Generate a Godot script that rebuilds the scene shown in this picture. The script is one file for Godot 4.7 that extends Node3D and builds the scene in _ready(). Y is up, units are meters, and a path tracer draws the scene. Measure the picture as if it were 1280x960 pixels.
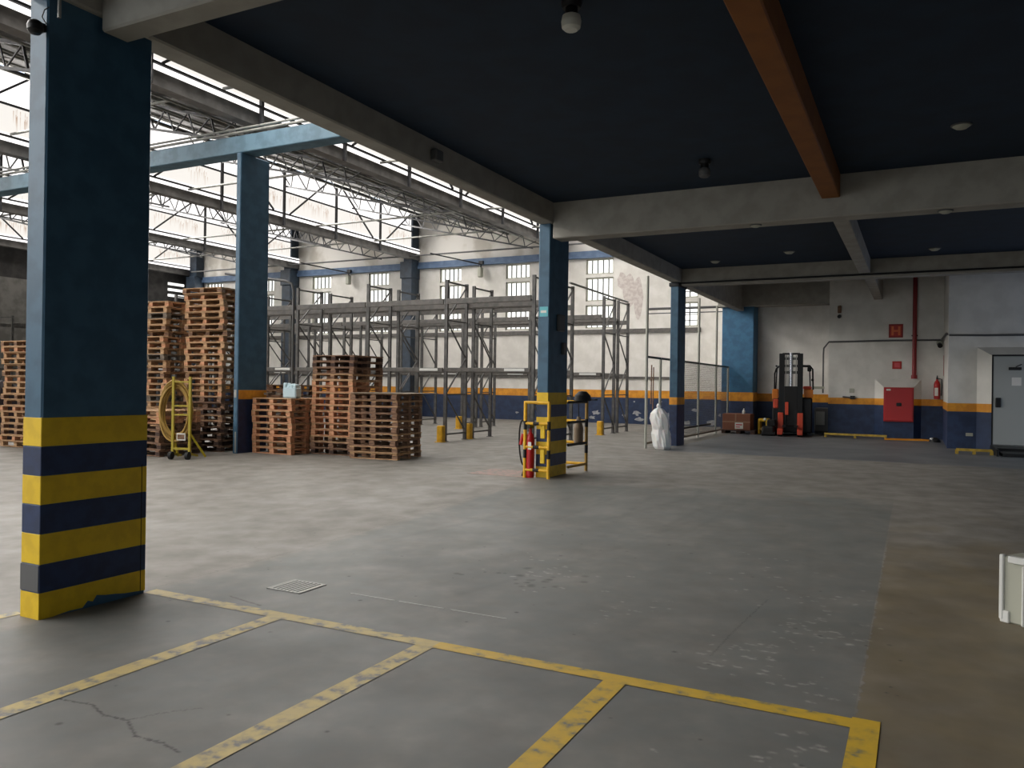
extends Node3D
# A warehouse seen from a parking bay under a low concrete deck: striped columns, saw-tooth roof, pallet stacks, racks.

class MB:
	var v := PackedVector3Array()
	var n := PackedVector3Array()
	var t := PackedVector2Array()
	var x := Transform3D()
	func tri(a: Vector3, b: Vector3, c: Vector3, na := Vector3.ZERO, nb := Vector3.ZERO, nc := Vector3.ZERO) -> void:
		a = x * a; b = x * b; c = x * c
		var f := (b - a).cross(c - a).normalized()
		var k := [f, f, f] if na == Vector3.ZERO else [(x.basis * na).normalized(), (x.basis * nb).normalized(), (x.basis * nc).normalized()]
		v.append_array([a, c, b])
		n.append_array([k[0], k[2], k[1]])
		for p in [a, c, b]:
			var q := f.abs()
			if q.y >= q.x and q.y >= q.z: t.append(Vector2(p.x, p.z))
			elif q.x >= q.z: t.append(Vector2(p.z, -p.y))
			else: t.append(Vector2(p.x, -p.y))
	func quad(a: Vector3, b: Vector3, c: Vector3, d: Vector3) -> void:
		tri(a, b, c)
		tri(a, c, d)
	func box(c: Vector3, s: Vector3, b := Basis()) -> MB:
		var p := []
		for i in 8:
			p.append(c + b * (Vector3(1 if i & 1 else -1, 1 if i & 2 else -1, 1 if i & 4 else -1) * s * 0.5))
		quad(p[4], p[5], p[7], p[6]); quad(p[1], p[0], p[2], p[3])
		quad(p[5], p[1], p[3], p[7]); quad(p[0], p[4], p[6], p[2])
		quad(p[6], p[7], p[3], p[2]); quad(p[0], p[1], p[5], p[4])
		return self
	func span(a: Vector3, b: Vector3) -> MB:
		return box((a + b) * 0.5, (b - a).abs())
	# chamfered box between two corners
	func cham(a: Vector3, b: Vector3, e := 0.012) -> MB:
		var c := (a + b) * 0.5
		var h := (b - a).abs() * 0.5
		e = minf(e, minf(h.x, minf(h.y, h.z)) * 0.6)
		var ax := [Vector3.RIGHT, Vector3.UP, Vector3.BACK]
		for k in 3:
			var u: Vector3 = ax[(k + 1) % 3]
			var w: Vector3 = ax[(k + 2) % 3]
			var hu: float = h[(k + 1) % 3]
			var hw: float = h[(k + 2) % 3]
			var hk: float = h[k]
			for s in [-1.0, 1.0]:
				var o: Vector3 = c + ax[k] * hk * s
				var q := [o - u * (hu - e) - w * (hw - e), o + u * (hu - e) - w * (hw - e), o + u * (hu - e) + w * (hw - e), o - u * (hu - e) + w * (hw - e)]
				if s > 0: quad(q[0], q[1], q[2], q[3])
				else: quad(q[3], q[2], q[1], q[0])
			# the four edges along axis k
			for su in [-1.0, 1.0]:
				for sw in [-1.0, 1.0]:
					var a1: Vector3 = c + u * hu * su + w * (hw - e) * sw
					var a2: Vector3 = c + u * (hu - e) * su + w * hw * sw
					var l: Vector3 = ax[k] * (hk - e)
					_edge(a1, a2, l, c)
		for sx in [-1.0, 1.0]:
			for sy in [-1.0, 1.0]:
				for sz in [-1.0, 1.0]:
					var s3 := Vector3(sx, sy, sz)
					var q0 := c + Vector3(h.x, h.y - e, h.z - e) * s3
					var q1 := c + Vector3(h.x - e, h.y, h.z - e) * s3
					var q2 := c + Vector3(h.x - e, h.y - e, h.z) * s3
					if (q1 - q0).cross(q2 - q0).dot(s3) > 0: tri(q0, q1, q2)
					else: tri(q0, q2, q1)
		return self
	func _edge(a1: Vector3, a2: Vector3, l: Vector3, c: Vector3) -> void:
		var m := (a1 + a2) * 0.5 - c
		if (a2 - a1).cross(l).dot(m) > 0: quad(a1 - l, a2 - l, a2 + l, a1 + l)
		else: quad(a2 - l, a1 - l, a1 + l, a2 + l)
	func bar(p: Vector3, q: Vector3, w: float, h: float, up := Vector3.UP) -> MB:
		var d := (q - p).normalized()
		if absf(d.dot(up)) > 0.99: up = Vector3.RIGHT
		var s := d.cross(up).normalized()
		return box((p + q) * 0.5, Vector3(w, h, p.distance_to(q)), Basis(s, s.cross(d), -d))
	func _facing(a: Array, b: Array, c: Array) -> void:
		if (b[0] - a[0]).cross(c[0] - a[0]).dot(a[1]) > 0: tri(a[0], b[0], c[0], a[1], b[1], c[1])
		else: tri(a[0], c[0], b[0], a[1], c[1], b[1])
	func tube(p: Vector3, q: Vector3, r: float, k := 8, r2 := -1.0) -> MB:
		return path([p, q], r, k, r2)
	func path(pts: Array, r: float, k := 8, r2 := -1.0, closed := false) -> MB:
		var m := pts.size()
		var up := Vector3.UP
		var rings := []
		var dirs := []
		for i in m:
			var a: Vector3 = pts[(i - 1 + m) % m] if closed or i > 0 else pts[i]
			var b: Vector3 = pts[(i + 1) % m] if closed or i < m - 1 else pts[i]
			var d := (b - a).normalized()
			if i == 0 and absf(d.dot(up)) > 0.9: up = Vector3.RIGHT
			var s := d.cross(up)
			if s.length() < 0.05: s = d.cross(Vector3.FORWARD if absf(d.z) < 0.9 else Vector3.RIGHT)
			s = s.normalized()
			up = s.cross(d).normalized()
			var rr := r if r2 < 0 else lerpf(r, r2, float(i) / (m - 1))
			var ring := []
			for j in k:
				var o := s * cos(TAU * j / k) + up * sin(TAU * j / k)
				ring.append([pts[i] + o * rr, o])
			rings.append(ring)
			dirs.append(d)
		var last := m if closed else m - 1
		for i in last:
			var a: Array = rings[i]
			var b: Array = rings[(i + 1) % m]
			for j in k:
				var j2 := (j + 1) % k
				_facing(a[j], b[j2], b[j])
				_facing(a[j], a[j2], b[j2])
		if not closed:
			for e in [0, m - 1]:
				var out: Vector3 = dirs[e] * (-1.0 if e == 0 else 1.0)
				for j in range(1, k - 1):
					var q: Array = rings[e]
					if (q[j][0] - q[0][0]).cross(q[j + 1][0] - q[0][0]).dot(out) > 0: tri(q[0][0], q[j][0], q[j + 1][0])
					else: tri(q[0][0], q[j + 1][0], q[j][0])
		return self
	# profile of (radius, y) pairs turned about y at c
	func lathe(c: Vector3, prof: Array, k := 16) -> MB:
		for i in prof.size() - 1:
			var a: Vector2 = prof[i]
			var b: Vector2 = prof[i + 1]
			var sl := Vector2(b.y - a.y, a.x - b.x).normalized()
			for j in k:
				var t0 := TAU * j / k
				var t1 := TAU * (j + 1) / k
				var d0 := Vector3(cos(t0), 0, sin(t0))
				var d1 := Vector3(cos(t1), 0, sin(t1))
				var n0 := (d0 * sl.x + Vector3.UP * sl.y)
				var n1 := (d1 * sl.x + Vector3.UP * sl.y)
				var p0 := c + d0 * a.x + Vector3.UP * a.y
				var p1 := c + d1 * a.x + Vector3.UP * a.y
				var p2 := c + d1 * b.x + Vector3.UP * b.y
				var p3 := c + d0 * b.x + Vector3.UP * b.y
				if b.x > 1e-5: tri(p0, p3, p2, n0, n0, n1)
				if a.x > 1e-5: tri(p0, p2, p1, n0, n1, n1)
		return self
	# polygon in the xy plane from z0 to z1, counter-clockwise seen from +z
	func prism(poly: PackedVector2Array, z0: float, z1: float) -> MB:
		var ix := Geometry2D.triangulate_polygon(poly)
		for i in range(0, ix.size(), 3):
			var a := poly[ix[i]]
			var b := poly[ix[i + 1]]
			var c := poly[ix[i + 2]]
			if (b - a).cross(c - a) < 0:
				var s := b
				b = c
				c = s
			tri(Vector3(a.x, a.y, z1), Vector3(b.x, b.y, z1), Vector3(c.x, c.y, z1))
			tri(Vector3(a.x, a.y, z0), Vector3(c.x, c.y, z0), Vector3(b.x, b.y, z0))
		var turn := 1.0 if Geometry2D.is_polygon_clockwise(poly) else -1.0
		for i in poly.size():
			var a := poly[i]
			var b := poly[(i + 1) % poly.size()]
			if turn > 0: quad(Vector3(b.x, b.y, z0), Vector3(a.x, a.y, z0), Vector3(a.x, a.y, z1), Vector3(b.x, b.y, z1))
			else: quad(Vector3(a.x, a.y, z0), Vector3(b.x, b.y, z0), Vector3(b.x, b.y, z1), Vector3(a.x, a.y, z1))
		return self
	func mesh() -> ArrayMesh:
		var a := []
		a.resize(Mesh.ARRAY_MAX)
		a[Mesh.ARRAY_VERTEX] = v
		a[Mesh.ARRAY_NORMAL] = n
		a[Mesh.ARRAY_TEX_UV] = t
		var m := ArrayMesh.new()
		m.add_surface_from_arrays(Mesh.PRIMITIVE_TRIANGLES, a)
		return m

var rng := RandomNumberGenerator.new()
var used := {}
var M := {}

func numbered(called: String) -> String:
	var k: int = used.get(called, 0)
	used[called] = k + 1
	return called if k == 0 else "%s_%03d" % [called, k]

func tag(o: Node3D, label: String, category: String, group := "", kind := "") -> Node3D:
	o.set_meta("label", label)
	o.set_meta("category", category)
	if group: o.set_meta("group", group)
	if kind: o.set_meta("kind", kind)
	return o

func thing(called: String, label: String, category: String, at := Vector3.ZERO, turn := 0.0, group := "", kind := "") -> Node3D:
	var o := Node3D.new()
	o.name = numbered(called)
	add_child(o, true)
	o.position = at
	o.rotation.y = turn
	tag(o, label, category, group, kind)
	return o

func obj(called: String, m: Variant, mat: Material, parent: Node3D = null) -> MeshInstance3D:
	var o := MeshInstance3D.new()
	o.mesh = m.mesh() if m is MB else m
	o.material_override = mat
	if parent == null:
		o.name = numbered(called)
		add_child(o, true)
	else:
		o.name = called
		parent.add_child(o, true)
	return o

func struct(called: String, m: Variant, mat: Material, parent: Node3D = null) -> MeshInstance3D:
	var o := obj(called, m, mat, parent)
	if parent == null: o.set_meta("kind", "structure")
	return o

func dup(root: Node3D, at: Vector3, turn: float, label: String, group := "") -> Node3D:
	var r: Node3D = root.duplicate()
	r.name = numbered(str(root.name).rstrip("0123456789_"))
	add_child(r, true)
	r.position = at
	r.rotation.y = turn
	r.set_meta("label", label)
	if group: r.set_meta("group", group)
	return r

# floor height: level in the parking bay, a gentle rise towards the warehouse
func hf(z: float) -> float:
	return 0.16 * smoothstep(5.2, 11.6, -z) + 0.04 * smoothstep(11.6, 19.6, -z)

func on(x: float, z: float) -> Vector3:
	return Vector3(x, hf(z), z)

func nth_word(i: int) -> String:
	return ["lowest", "second", "third", "fourth", "fifth", "sixth", "seventh", "eighth", "ninth", "tenth", "eleventh", "twelfth", "thirteenth", "fourteenth", "fifteenth", "sixteenth", "seventeenth", "eighteenth", "nineteenth", "twentieth", "twenty-first", "twenty-second", "twenty-third", "twenty-fourth", "twenty-fifth", "twenty-sixth", "twenty-seventh", "twenty-eighth"][i]

func noise(seed_: int, freq: float, stops: Array, octaves := 4, size := 512, kind := FastNoiseLite.TYPE_SIMPLEX_SMOOTH, normal := false) -> NoiseTexture2D:
	var f := FastNoiseLite.new()
	f.seed = seed_
	f.noise_type = kind
	f.frequency = freq
	f.fractal_octaves = octaves
	f.fractal_gain = 0.55
	var t := NoiseTexture2D.new()
	t.noise = f
	t.width = size
	t.height = size
	t.seamless = true
	if normal:
		t.as_normal_map = true
		t.bump_strength = 4.0
	else:
		var g := Gradient.new()
		var off := PackedFloat32Array()
		var col := PackedColorArray()
		for s in stops:
			off.append(s[0])
			col.append(s[1])
		g.offsets = off
		g.colors = col
		t.color_ramp = g
	return t

func flat(called: String, c: Color, rough := 0.7, metal := 0.0, spec := 0.5) -> StandardMaterial3D:
	var m := StandardMaterial3D.new()
	m.resource_name = called
	m.albedo_color = c
	m.roughness = rough
	m.metallic = metal
	m.metallic_specular = spec
	M[called] = m
	return m

# a painted or raw surface: two tones mixed by noise, mapped in the world (or on the object) at so many metres a tile
func toned(called: String, a: Color, b: Color, rough: float, tile: float, seed_: int, freq := 0.008, world := true, octaves := 5, lo := 0.3, hi := 0.7, size := 512) -> StandardMaterial3D:
	var m := flat(called, Color.WHITE, rough)
	m.albedo_texture = noise(seed_, freq, [[lo, a], [hi, b]], octaves, size)
	m.uv1_triplanar = true
	m.uv1_world_triplanar = world
	m.uv1_scale = Vector3.ONE / tile
	return m

func area_light(called: String, at: Vector3, facing: Vector3, w: float, h: float, radiance: float, c: Color) -> void:
	var l := AreaLight3D.new()
	l.name = called
	l.area_size = Vector2(w, h)
	l.area_normalize_energy = false
	l.light_energy = radiance / PI
	l.light_color = c
	l.shadow_enabled = true
	l.set("area_range", 80.0)
	l.set("area_attenuation", 2.0)
	add_child(l, true)
	l.look_at_from_position(at, at + facing, Vector3.UP if absf(facing.y) < 0.9 else Vector3.RIGHT)

# ------------------------------------------------------------------ the main heights and lines of the building
const EX := -5.34      # inner face of the column line
const XO := -5.54      # its outer face
const CEIL := 4.62
const GX := [-13.1, -20.4, -27.5, -34.7]   # saw-tooth glazing planes
const GB := 7.68
const GT := 9.3
const ZB := -30.4      # back wall of the warehouse
const ZR := -27.4      # back wall of the deck bay
const ZP := -23.3      # wall with the grey door
const ZW := 16.0       # front end of the warehouse, far behind the camera
const ZN := 7.0        # wall behind the camera
const XR := 6.6        # wall on the right, out of the picture
const XL := -34.9      # far left wall

func _ready() -> void:
	rng.seed = 7
	# ---- camera
	var cam := Camera3D.new()
	cam.name = "camera"
	add_child(cam)
	cam.position = Vector3(0, 1.65, 0)
	cam.basis = Basis(Vector3.UP, deg_to_rad(26.9505)) * Basis(Vector3.RIGHT, deg_to_rad(0.1113)) * Basis(Vector3.BACK, deg_to_rad(0.8053))
	cam.fov = rad_to_deg(2.0 * atan(480.0 / 997.35))
	cam.near = 0.05
	cam.far = 200.0
	cam.current = true
	# ---- overcast sky
	var env := Environment.new()
	var sm := ProceduralSkyMaterial.new()
	sm.sky_top_color = Color(0.74, 0.80, 0.88)
	sm.sky_horizon_color = Color(0.90, 0.92, 0.94)
	sm.ground_bottom_color = Color(0.35, 0.34, 0.33)
	sm.ground_horizon_color = Color(0.6, 0.6, 0.6)
	sm.sun_angle_max = 0.0
	var sky := Sky.new()
	sky.sky_material = sm
	env.background_mode = Environment.BG_SKY
	env.sky = sky
	env.background_energy_multiplier = 2.0
	env.tonemap_mode = Environment.TONE_MAPPER_LINEAR
	env.tonemap_exposure = 1.08
	env.sdfgi_enabled = true
	env.ssao_enabled = true
	env.ssil_enabled = true
	var we := WorldEnvironment.new()
	we.name = "world_environment"
	we.environment = env
	add_child(we)
	# ---- daylight through the saw-tooth glazing and through the loading doors
	for k in 4:
		area_light("glazing_light", Vector3(GX[k] + 0.75, (GB + GT) * 0.5 - 0.1, (ZB + ZW) * 0.5), Vector3(1, -0.65, 0), ZW - ZB - 3.0, GT - GB - 0.3, 11.0, Color(1.0, 0.985, 0.965))
	area_light("loading_door_light", Vector3(XR - 0.05, 1.7, -20.8), Vector3.LEFT, 3.0, 2.8, 1.6, Color(0.72, 0.82, 1.0))
	area_light("rear_door_light", Vector3(1.5, 1.9, ZN - 0.05), Vector3.FORWARD, 5.6, 3.2, 0.45, Color(0.9, 0.95, 1.0))
	area_light("gate_light", Vector3(-11.5, 2.45, ZW - 0.05), Vector3.FORWARD, 9.8, 4.6, 5.0, Color(0.93, 0.97, 1.0))
	make_materials()
	building()
	saw_tooth_roof()
	warehouse_back()
	deck_bay_back()
	columns_and_beams()
	floor_marks()
	racks()
	pallets()
	column_guard()
	fence()
	reach_truck()
	small_things()

# ------------------------------------------------------------------ materials
func make_materials() -> void:
	toned("wall_paint", Color(0.85, 0.835, 0.805), Color(0.895, 0.88, 0.855), 0.85, 3.0, 11)
	toned("wall_stained", Color(0.74, 0.715, 0.675), Color(0.86, 0.845, 0.82), 0.9, 6.0, 12, 0.006, true, 6, 0.25, 0.6)
	toned("wall_bay", Color(0.82, 0.81, 0.78), Color(0.86, 0.85, 0.82), 0.8, 3.0, 13)
	toned("dado_blue", Color(0.09, 0.16, 0.28), Color(0.125, 0.20, 0.33), 0.6, 1.5, 14)
	toned("band_yellow", Color(0.80, 0.52, 0.10), Color(0.88, 0.60, 0.13), 0.6, 1.2, 15)
	toned("stripe_yellow", Color(0.82, 0.67, 0.05), Color(0.87, 0.72, 0.07), 0.55, 0.8, 16)
	toned("column_blue", Color(0.17, 0.31, 0.40), Color(0.21, 0.355, 0.45), 0.55, 1.4, 17)
	toned("pillar_blue", Color(0.17, 0.37, 0.50), Color(0.20, 0.42, 0.56), 0.55, 1.4, 18)
	toned("stripe_blue", Color(0.08, 0.15, 0.28), Color(0.11, 0.19, 0.34), 0.5, 0.8, 19)
	toned("beam_grey", Color(0.575, 0.56, 0.525), Color(0.62, 0.605, 0.57), 0.85, 2.0, 20)
	toned("beam_orange", Color(0.49, 0.285, 0.05), Color(0.53, 0.315, 0.065), 0.7, 2.0, 21)
	toned("ceiling_blue", Color(0.02, 0.12, 0.20), Color(0.035, 0.145, 0.23), 0.8, 2.5, 22)
	toned("deck_top", Color(0.35, 0.34, 0.33), Color(0.42, 0.41, 0.40), 0.9, 3.0, 23)
	toned("roof_sheet", Color(0.24, 0.23, 0.22), Color(0.33, 0.32, 0.31), 0.9, 2.5, 24)
	toned("dado_scuff", Color(0.55, 0.56, 0.58), Color(0.66, 0.66, 0.66), 0.8, 0.5, 39)
	toned("damp", Color(0.755, 0.71, 0.69), Color(0.82, 0.79, 0.765), 0.9, 0.8, 49)
	toned("dark_cover", Color(0.09, 0.04, 0.055), Color(0.13, 0.06, 0.075), 0.8, 0.8, 48)
	toned("gutter", Color(0.42, 0.41, 0.40), Color(0.50, 0.49, 0.48), 0.8, 2.5, 37)
	toned("column_dark", Color(0.15, 0.20, 0.26), Color(0.19, 0.25, 0.31), 0.55, 1.4, 38)
	toned("beam_blue", Color(0.28, 0.40, 0.47), Color(0.34, 0.47, 0.54), 0.6, 2.0, 25)
	toned("wall_beam_blue", Color(0.31, 0.40, 0.52), Color(0.37, 0.46, 0.58), 0.6, 2.0, 26)
	toned("truss_steel", Color(0.17, 0.17, 0.18), Color(0.25, 0.25, 0.26), 0.6, 1.0, 27)
	toned("tie_steel", Color(0.46, 0.46, 0.44), Color(0.56, 0.56, 0.53), 0.55, 1.0, 28)
	toned("rack_steel", Color(0.26, 0.255, 0.25), Color(0.34, 0.33, 0.32), 0.5, 1.0, 29)
	toned("rack_beam", Color(0.29, 0.28, 0.265), Color(0.37, 0.35, 0.33), 0.5, 1.0, 30)
	toned("dark_wall", Color(0.20, 0.195, 0.19), Color(0.26, 0.25, 0.245), 0.9, 3.0, 31)
	toned("grey_wall", Color(0.42, 0.41, 0.39), Color(0.50, 0.49, 0.47), 0.9, 3.0, 32)
	toned("kerb_yellow", Color(0.60, 0.50, 0.16), Color(0.72, 0.60, 0.20), 0.6, 0.8, 33)
	toned("guard_yellow", Color(0.80, 0.60, 0.07), Color(0.88, 0.68, 0.09), 0.5, 0.8, 34)
	# woods
	var w := [["wood_orange", Color(0.66, 0.455, 0.32), Color(0.79, 0.58, 0.44)], ["wood_tan", Color(0.60, 0.46, 0.33), Color(0.74, 0.60, 0.45)], ["wood_brown", Color(0.40, 0.30, 0.23), Color(0.54, 0.41, 0.32)], ["wood_grey", Color(0.36, 0.32, 0.28), Color(0.50, 0.45, 0.39)], ["wood_dark", Color(0.20, 0.14, 0.11), Color(0.30, 0.21, 0.17)]]
	for i in w.size():
		var m := toned(w[i][0], w[i][1], w[i][2], 0.85, 0.6, 40 + i, 0.012, false, 4)
		m.uv1_scale = Vector3(0.8, 5.0, 5.0)
	flat("rubber", Color(0.045, 0.045, 0.05), 0.7)
	flat("black_metal", Color(0.06, 0.06, 0.065), 0.45, 0.3)
	flat("dark_metal", Color(0.13, 0.13, 0.135), 0.5, 0.4)
	flat("chrome", Color(0.75, 0.76, 0.78), 0.25, 0.9)
	flat("galvanised", Color(0.60, 0.60, 0.58), 0.5, 0.5)
	flat("fence_post", Color(0.62, 0.62, 0.58), 0.55, 0.2)
	flat("white_plastic", Color(0.82, 0.82, 0.80), 0.5)
	flat("grey_plastic", Color(0.66, 0.66, 0.60), 0.5)
	flat("paper", Color(0.84, 0.83, 0.80), 0.8)
	flat("red_paint", Color(0.66, 0.05, 0.06), 0.4)
	flat("red_pipe", Color(0.50, 0.05, 0.07), 0.45)
	flat("sign_red", Color(0.66, 0.12, 0.05), 0.5)
	flat("sign_orange", Color(0.85, 0.42, 0.20), 0.5)
	flat("sign_pink", Color(0.78, 0.30, 0.32), 0.5)
	flat("truck_orange", Color(0.78, 0.27, 0.15), 0.45)
	flat("truck_yellow", Color(0.80, 0.45, 0.08), 0.5)
	flat("door_grey", Color(0.62, 0.63, 0.61), 0.45)
	flat("cardboard", Color(0.50, 0.32, 0.24), 0.85)
	flat("carton_tape", Color(0.56, 0.42, 0.32), 0.4)
	flat("globe", Color(0.80, 0.80, 0.76), 0.35)
	flat("teal_sign", Color(0.35, 0.68, 0.72), 0.5)
	flat("hose_yellow", Color(0.60, 0.47, 0.20), 0.6)
	flat("trolley_yellow", Color(0.64, 0.56, 0.07), 0.5)
	flat("wrap_blue", Color(0.74, 0.83, 0.86), 0.35)
	flat("sheet_board", Color(0.48, 0.42, 0.35), 0.8)
	flat("gap_dark", Color(0.03, 0.03, 0.03), 0.9)
	flat("conduit_grey", Color(0.33, 0.33, 0.33), 0.6)
	flat("bag_white", Color(0.86, 0.86, 0.85), 0.4)
	M.bag_white.subsurf_scatter_enabled = true
	M.bag_white.subsurf_scatter_strength = 0.15
	# glazing: daylit translucent sheets
	var g := flat("sheet_bright", Color(0.9, 0.9, 0.9), 0.6)
	g.emission_enabled = true
	g.emission = Color(1.0, 0.985, 0.98)
	g.emission_energy_multiplier = 1.25
	var r := flat("sheet_rusty", Color(0.32, 0.31, 0.30), 0.8)
	r.emission_enabled = true
	r.emission = Color.WHITE
	r.emission_operator = BaseMaterial3D.EMISSION_OP_MULTIPLY
	r.emission_texture = streak_texture()
	r.emission_energy_multiplier = 0.95
	var wg := flat("window_glass", Color(0.85, 0.86, 0.86), 0.3)
	wg.emission_enabled = true
	wg.emission = Color(1.0, 1.0, 0.98)
	wg.emission_energy_multiplier = 1.05
	floor_materials()

# rust runs down the translucent sheets (u along the wall in metres, v down)
func streak_texture() -> ImageTexture:
	var im := Image.create(512, 64, false, Image.FORMAT_RGB8)
	im.fill(Color(0.97, 0.95, 0.925))
	var r := RandomNumberGenerator.new()
	r.seed = 5
	for k in 230:
		var x := r.randi_range(0, 511)
		if sin(x * 0.037) + sin(x * 0.011 + 1.0) < -0.3: continue
		var top := r.randi_range(2, 26)
		var long := r.randi_range(10, 40)
		var a := r.randf_range(0.25, 0.85)
		for y in range(top, mini(63, top + long)):
			var f := a * (1.0 - float(y - top) / long)
			var c := im.get_pixel(x, y)
			im.set_pixel(x, y, c.lerp(Color(0.66, 0.52, 0.42), f))
	return ImageTexture.create_from_image(im)

const FX0 := -14.0
const FZ0 := 0.6
const FS := 17.0
const FN := 2048
var fim: Image

func dab(x: float, z: float, rad: float, c: Color, a: float, soft := 1.0) -> void:
	var cx := (x - FX0) / FS * FN
	var cy := (FZ0 - z) / FS * FN
	var pr := maxf(rad / FS * FN, 0.7)
	for py in range(maxi(0, int(cy - pr)), mini(FN - 1, int(cy + pr) + 1) + 1):
		for px in range(maxi(0, int(cx - pr)), mini(FN - 1, int(cx + pr) + 1) + 1):
			var d := Vector2(px + 0.5 - cx, py + 0.5 - cy).length() / pr
			if d >= 1.0: continue
			var f := a * (1.0 - pow(d, 2.0 / soft) if soft > 0.0 else 1.0)
			var o := fim.get_pixel(px, py)
			var oa := o.a + f * (1.0 - o.a)
			var k := f / maxf(oa, 0.001)
			fim.set_pixel(px, py, Color(lerpf(o.r, c.r, k), lerpf(o.g, c.g, k), lerpf(o.b, c.b, k), oa))

func crack(pts: Array, w: float, c: Color, a: float) -> void:
	for i in pts.size() - 1:
		var p: Vector2 = pts[i]
		var q: Vector2 = pts[i + 1]
		var steps := int(p.distance_to(q) / 0.008) + 1
		for s in steps:
			var m := p.lerp(q, float(s) / steps)
			m += Vector2(rng.randf_range(-1, 1), rng.randf_range(-1, 1)) * 0.006
			dab(m.x, m.y, w * rng.randf_range(0.5, 1.2), c, a * rng.randf_range(0.4, 1.0), 1.0)

func floor_materials() -> void:
	fim = Image.create(FN, FN, false, Image.FORMAT_RGBA8)
	fim.fill(Color(0.3, 0.3, 0.3, 0.0))
	var f := FastNoiseLite.new()
	f.seed = 3
	f.frequency = 0.9
	f.fractal_octaves = 4
	# bare brown concrete right of the painted bay, ending raggedly
	var x0 := int((-0.27 - FX0) / FS * FN)
	for py in FN:
		var z := FZ0 - (py + 0.5) / FN * FS
		if z < -12.5: break
		for px in range(x0, FN):
			var x := FX0 + (px + 0.5) / FN * FS
			var e := f.get_noise_2d(x, z)
			if x < -0.27 + 0.02 * f.get_noise_2d(x * 9.0, z * 9.0) + 0.01: continue
			var a := 0.85 * clampf((z + 10.4 + e * 2.4) / 2.6, 0.0, 1.0)
			var t := clampf(0.5 + f.get_noise_2d(x * 1.7 + 9.0, z * 1.7), 0.0, 1.0)
			fim.set_pixel(px, py, Color(0.385 + 0.08 * t, 0.34 + 0.075 * t, 0.25 + 0.06 * t, a * (0.8 + 0.2 * f.get_noise_2d(x * 3.0, z * 3.0))))
	# grey coating of the bay, worn off here and there
	var xa := int((-5.38 - FX0) / FS * FN)
	for py in FN:
		var z := FZ0 - (py + 0.5) / FN * FS
		if z < -13.2: break
		for px in range(xa, x0):
			var x := FX0 + (px + 0.5) / FN * FS
			var e := f.get_noise_2d(x + 31.0, z)
			var fine := f.get_noise_2d(x * 5.0, z * 5.0)
			var a := clampf((z + 11.9 + e * 0.9) / 0.6, 0.0, 1.0) * clampf((x + 5.38 + 0.06 * fine) / 0.14, 0.0, 1.0)
			a *= clampf(0.58 + 0.3 * e + 0.25 * fine, 0.1, 0.9)
			if a > 0.01: fim.set_pixel(px, py, Color(0.385 + 0.02 * fine, 0.40 + 0.02 * fine, 0.395 + 0.02 * fine, a))
	# soft stains and traffic wear
	for k in 190:
		var x := rng.randf_range(-13, 2.6)
		var z := rng.randf_range(-1.0, -16.0)
		dab(x, z, rng.randf_range(0.1, 0.6), Color(0.24, 0.24, 0.24) if rng.randf() < 0.6 else Color(0.56, 0.55, 0.52), rng.randf_range(0.02, 0.08), 2.0)
	for k in 1500:
		dab(rng.randf_range(-12, 2.6), -pow(rng.randf(), 1.6) * 13.0 - 1.2, rng.randf_range(0.02, 0.11), Color(0.22, 0.22, 0.22) if rng.randf() < 0.55 else Color(0.6, 0.59, 0.56), rng.randf_range(0.03, 0.11), 2.0)
	# joint between the two pours along the column line
	crack([Vector2(-5.4, -4.4), Vector2(-5.4, -11.6)], 0.006, Color(0.2, 0.2, 0.2), 0.5)
	# wheel marks along the lane
	for k in 16:
		var x := rng.randf_range(-5.0, 0.4)
		var z := rng.randf_range(-5.0, -12.0)
		var dx := rng.randf_range(-0.25, 0.25)
		var len_ := rng.randf_range(1.0, 4.0)
		for s in int(len_ / 0.05):
			dab(x + dx * s * 0.05 + sin(s * 0.03) * 0.1, z - s * 0.05, 0.06, Color(0.2, 0.2, 0.2), 0.05, 2.0)
	# pale scuffs where the coating has come off
	var spots := [Vector4(-2.8, -6.3, 0.5, 26), Vector4(-0.62, -5.8, 0.32, 46), Vector4(-0.9, -5.25, 0.3, 26), Vector4(-0.55, -4.75, 0.25, 18), Vector4(-1.0, -4.9, 0.3, 16), Vector4(-0.7, -6.6, 0.5, 24), Vector4(-1.9, -5.6, 0.4, 16), Vector4(-0.45, -3.9, 0.2, 10), Vector4(-0.7, -3.6, 0.3, 10), Vector4(-3.3, -6.6, 0.4, 10), Vector4(-1.2, -7.4, 0.7, 18)]
	for s in spots:
		for k in int(s.w):
			var p := Vector2(s.x + rng.randfn() * s.z * 0.5, s.y + rng.randfn() * s.z * 0.5)
			for j in rng.randi_range(1, 5):
				dab(p.x + j * 0.012, p.y + rng.randf_range(-0.01, 0.01), rng.randf_range(0.007, 0.02), Color(0.66, 0.65, 0.62), rng.randf_range(0.2, 0.65), 1.0)
	for k in 90:
		dab(rng.randf_range(-6, 0), rng.randf_range(-1.5, -8), rng.randf_range(0.008, 0.022), Color(0.12, 0.12, 0.12), rng.randf_range(0.3, 0.7), 1.0)
	# small chips of grout near the grating
	for k in 24:
		dab(-2.85 + rng.randfn() * 0.35, -6.1 + rng.randfn() * 0.12, rng.randf_range(0.02, 0.05), Color(0.18, 0.18, 0.17), 0.4, 1.0)
	# cracks
	crack([Vector2(-3.95, -2.62), Vector2(-3.72, -2.66), Vector2(-3.55, -2.60), Vector2(-3.40, -2.62), Vector2(-3.22, -2.52), Vector2(-3.05, -2.53), Vector2(-2.9, -2.5)], 0.010, Color(0.13, 0.13, 0.13), 0.8)
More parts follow.
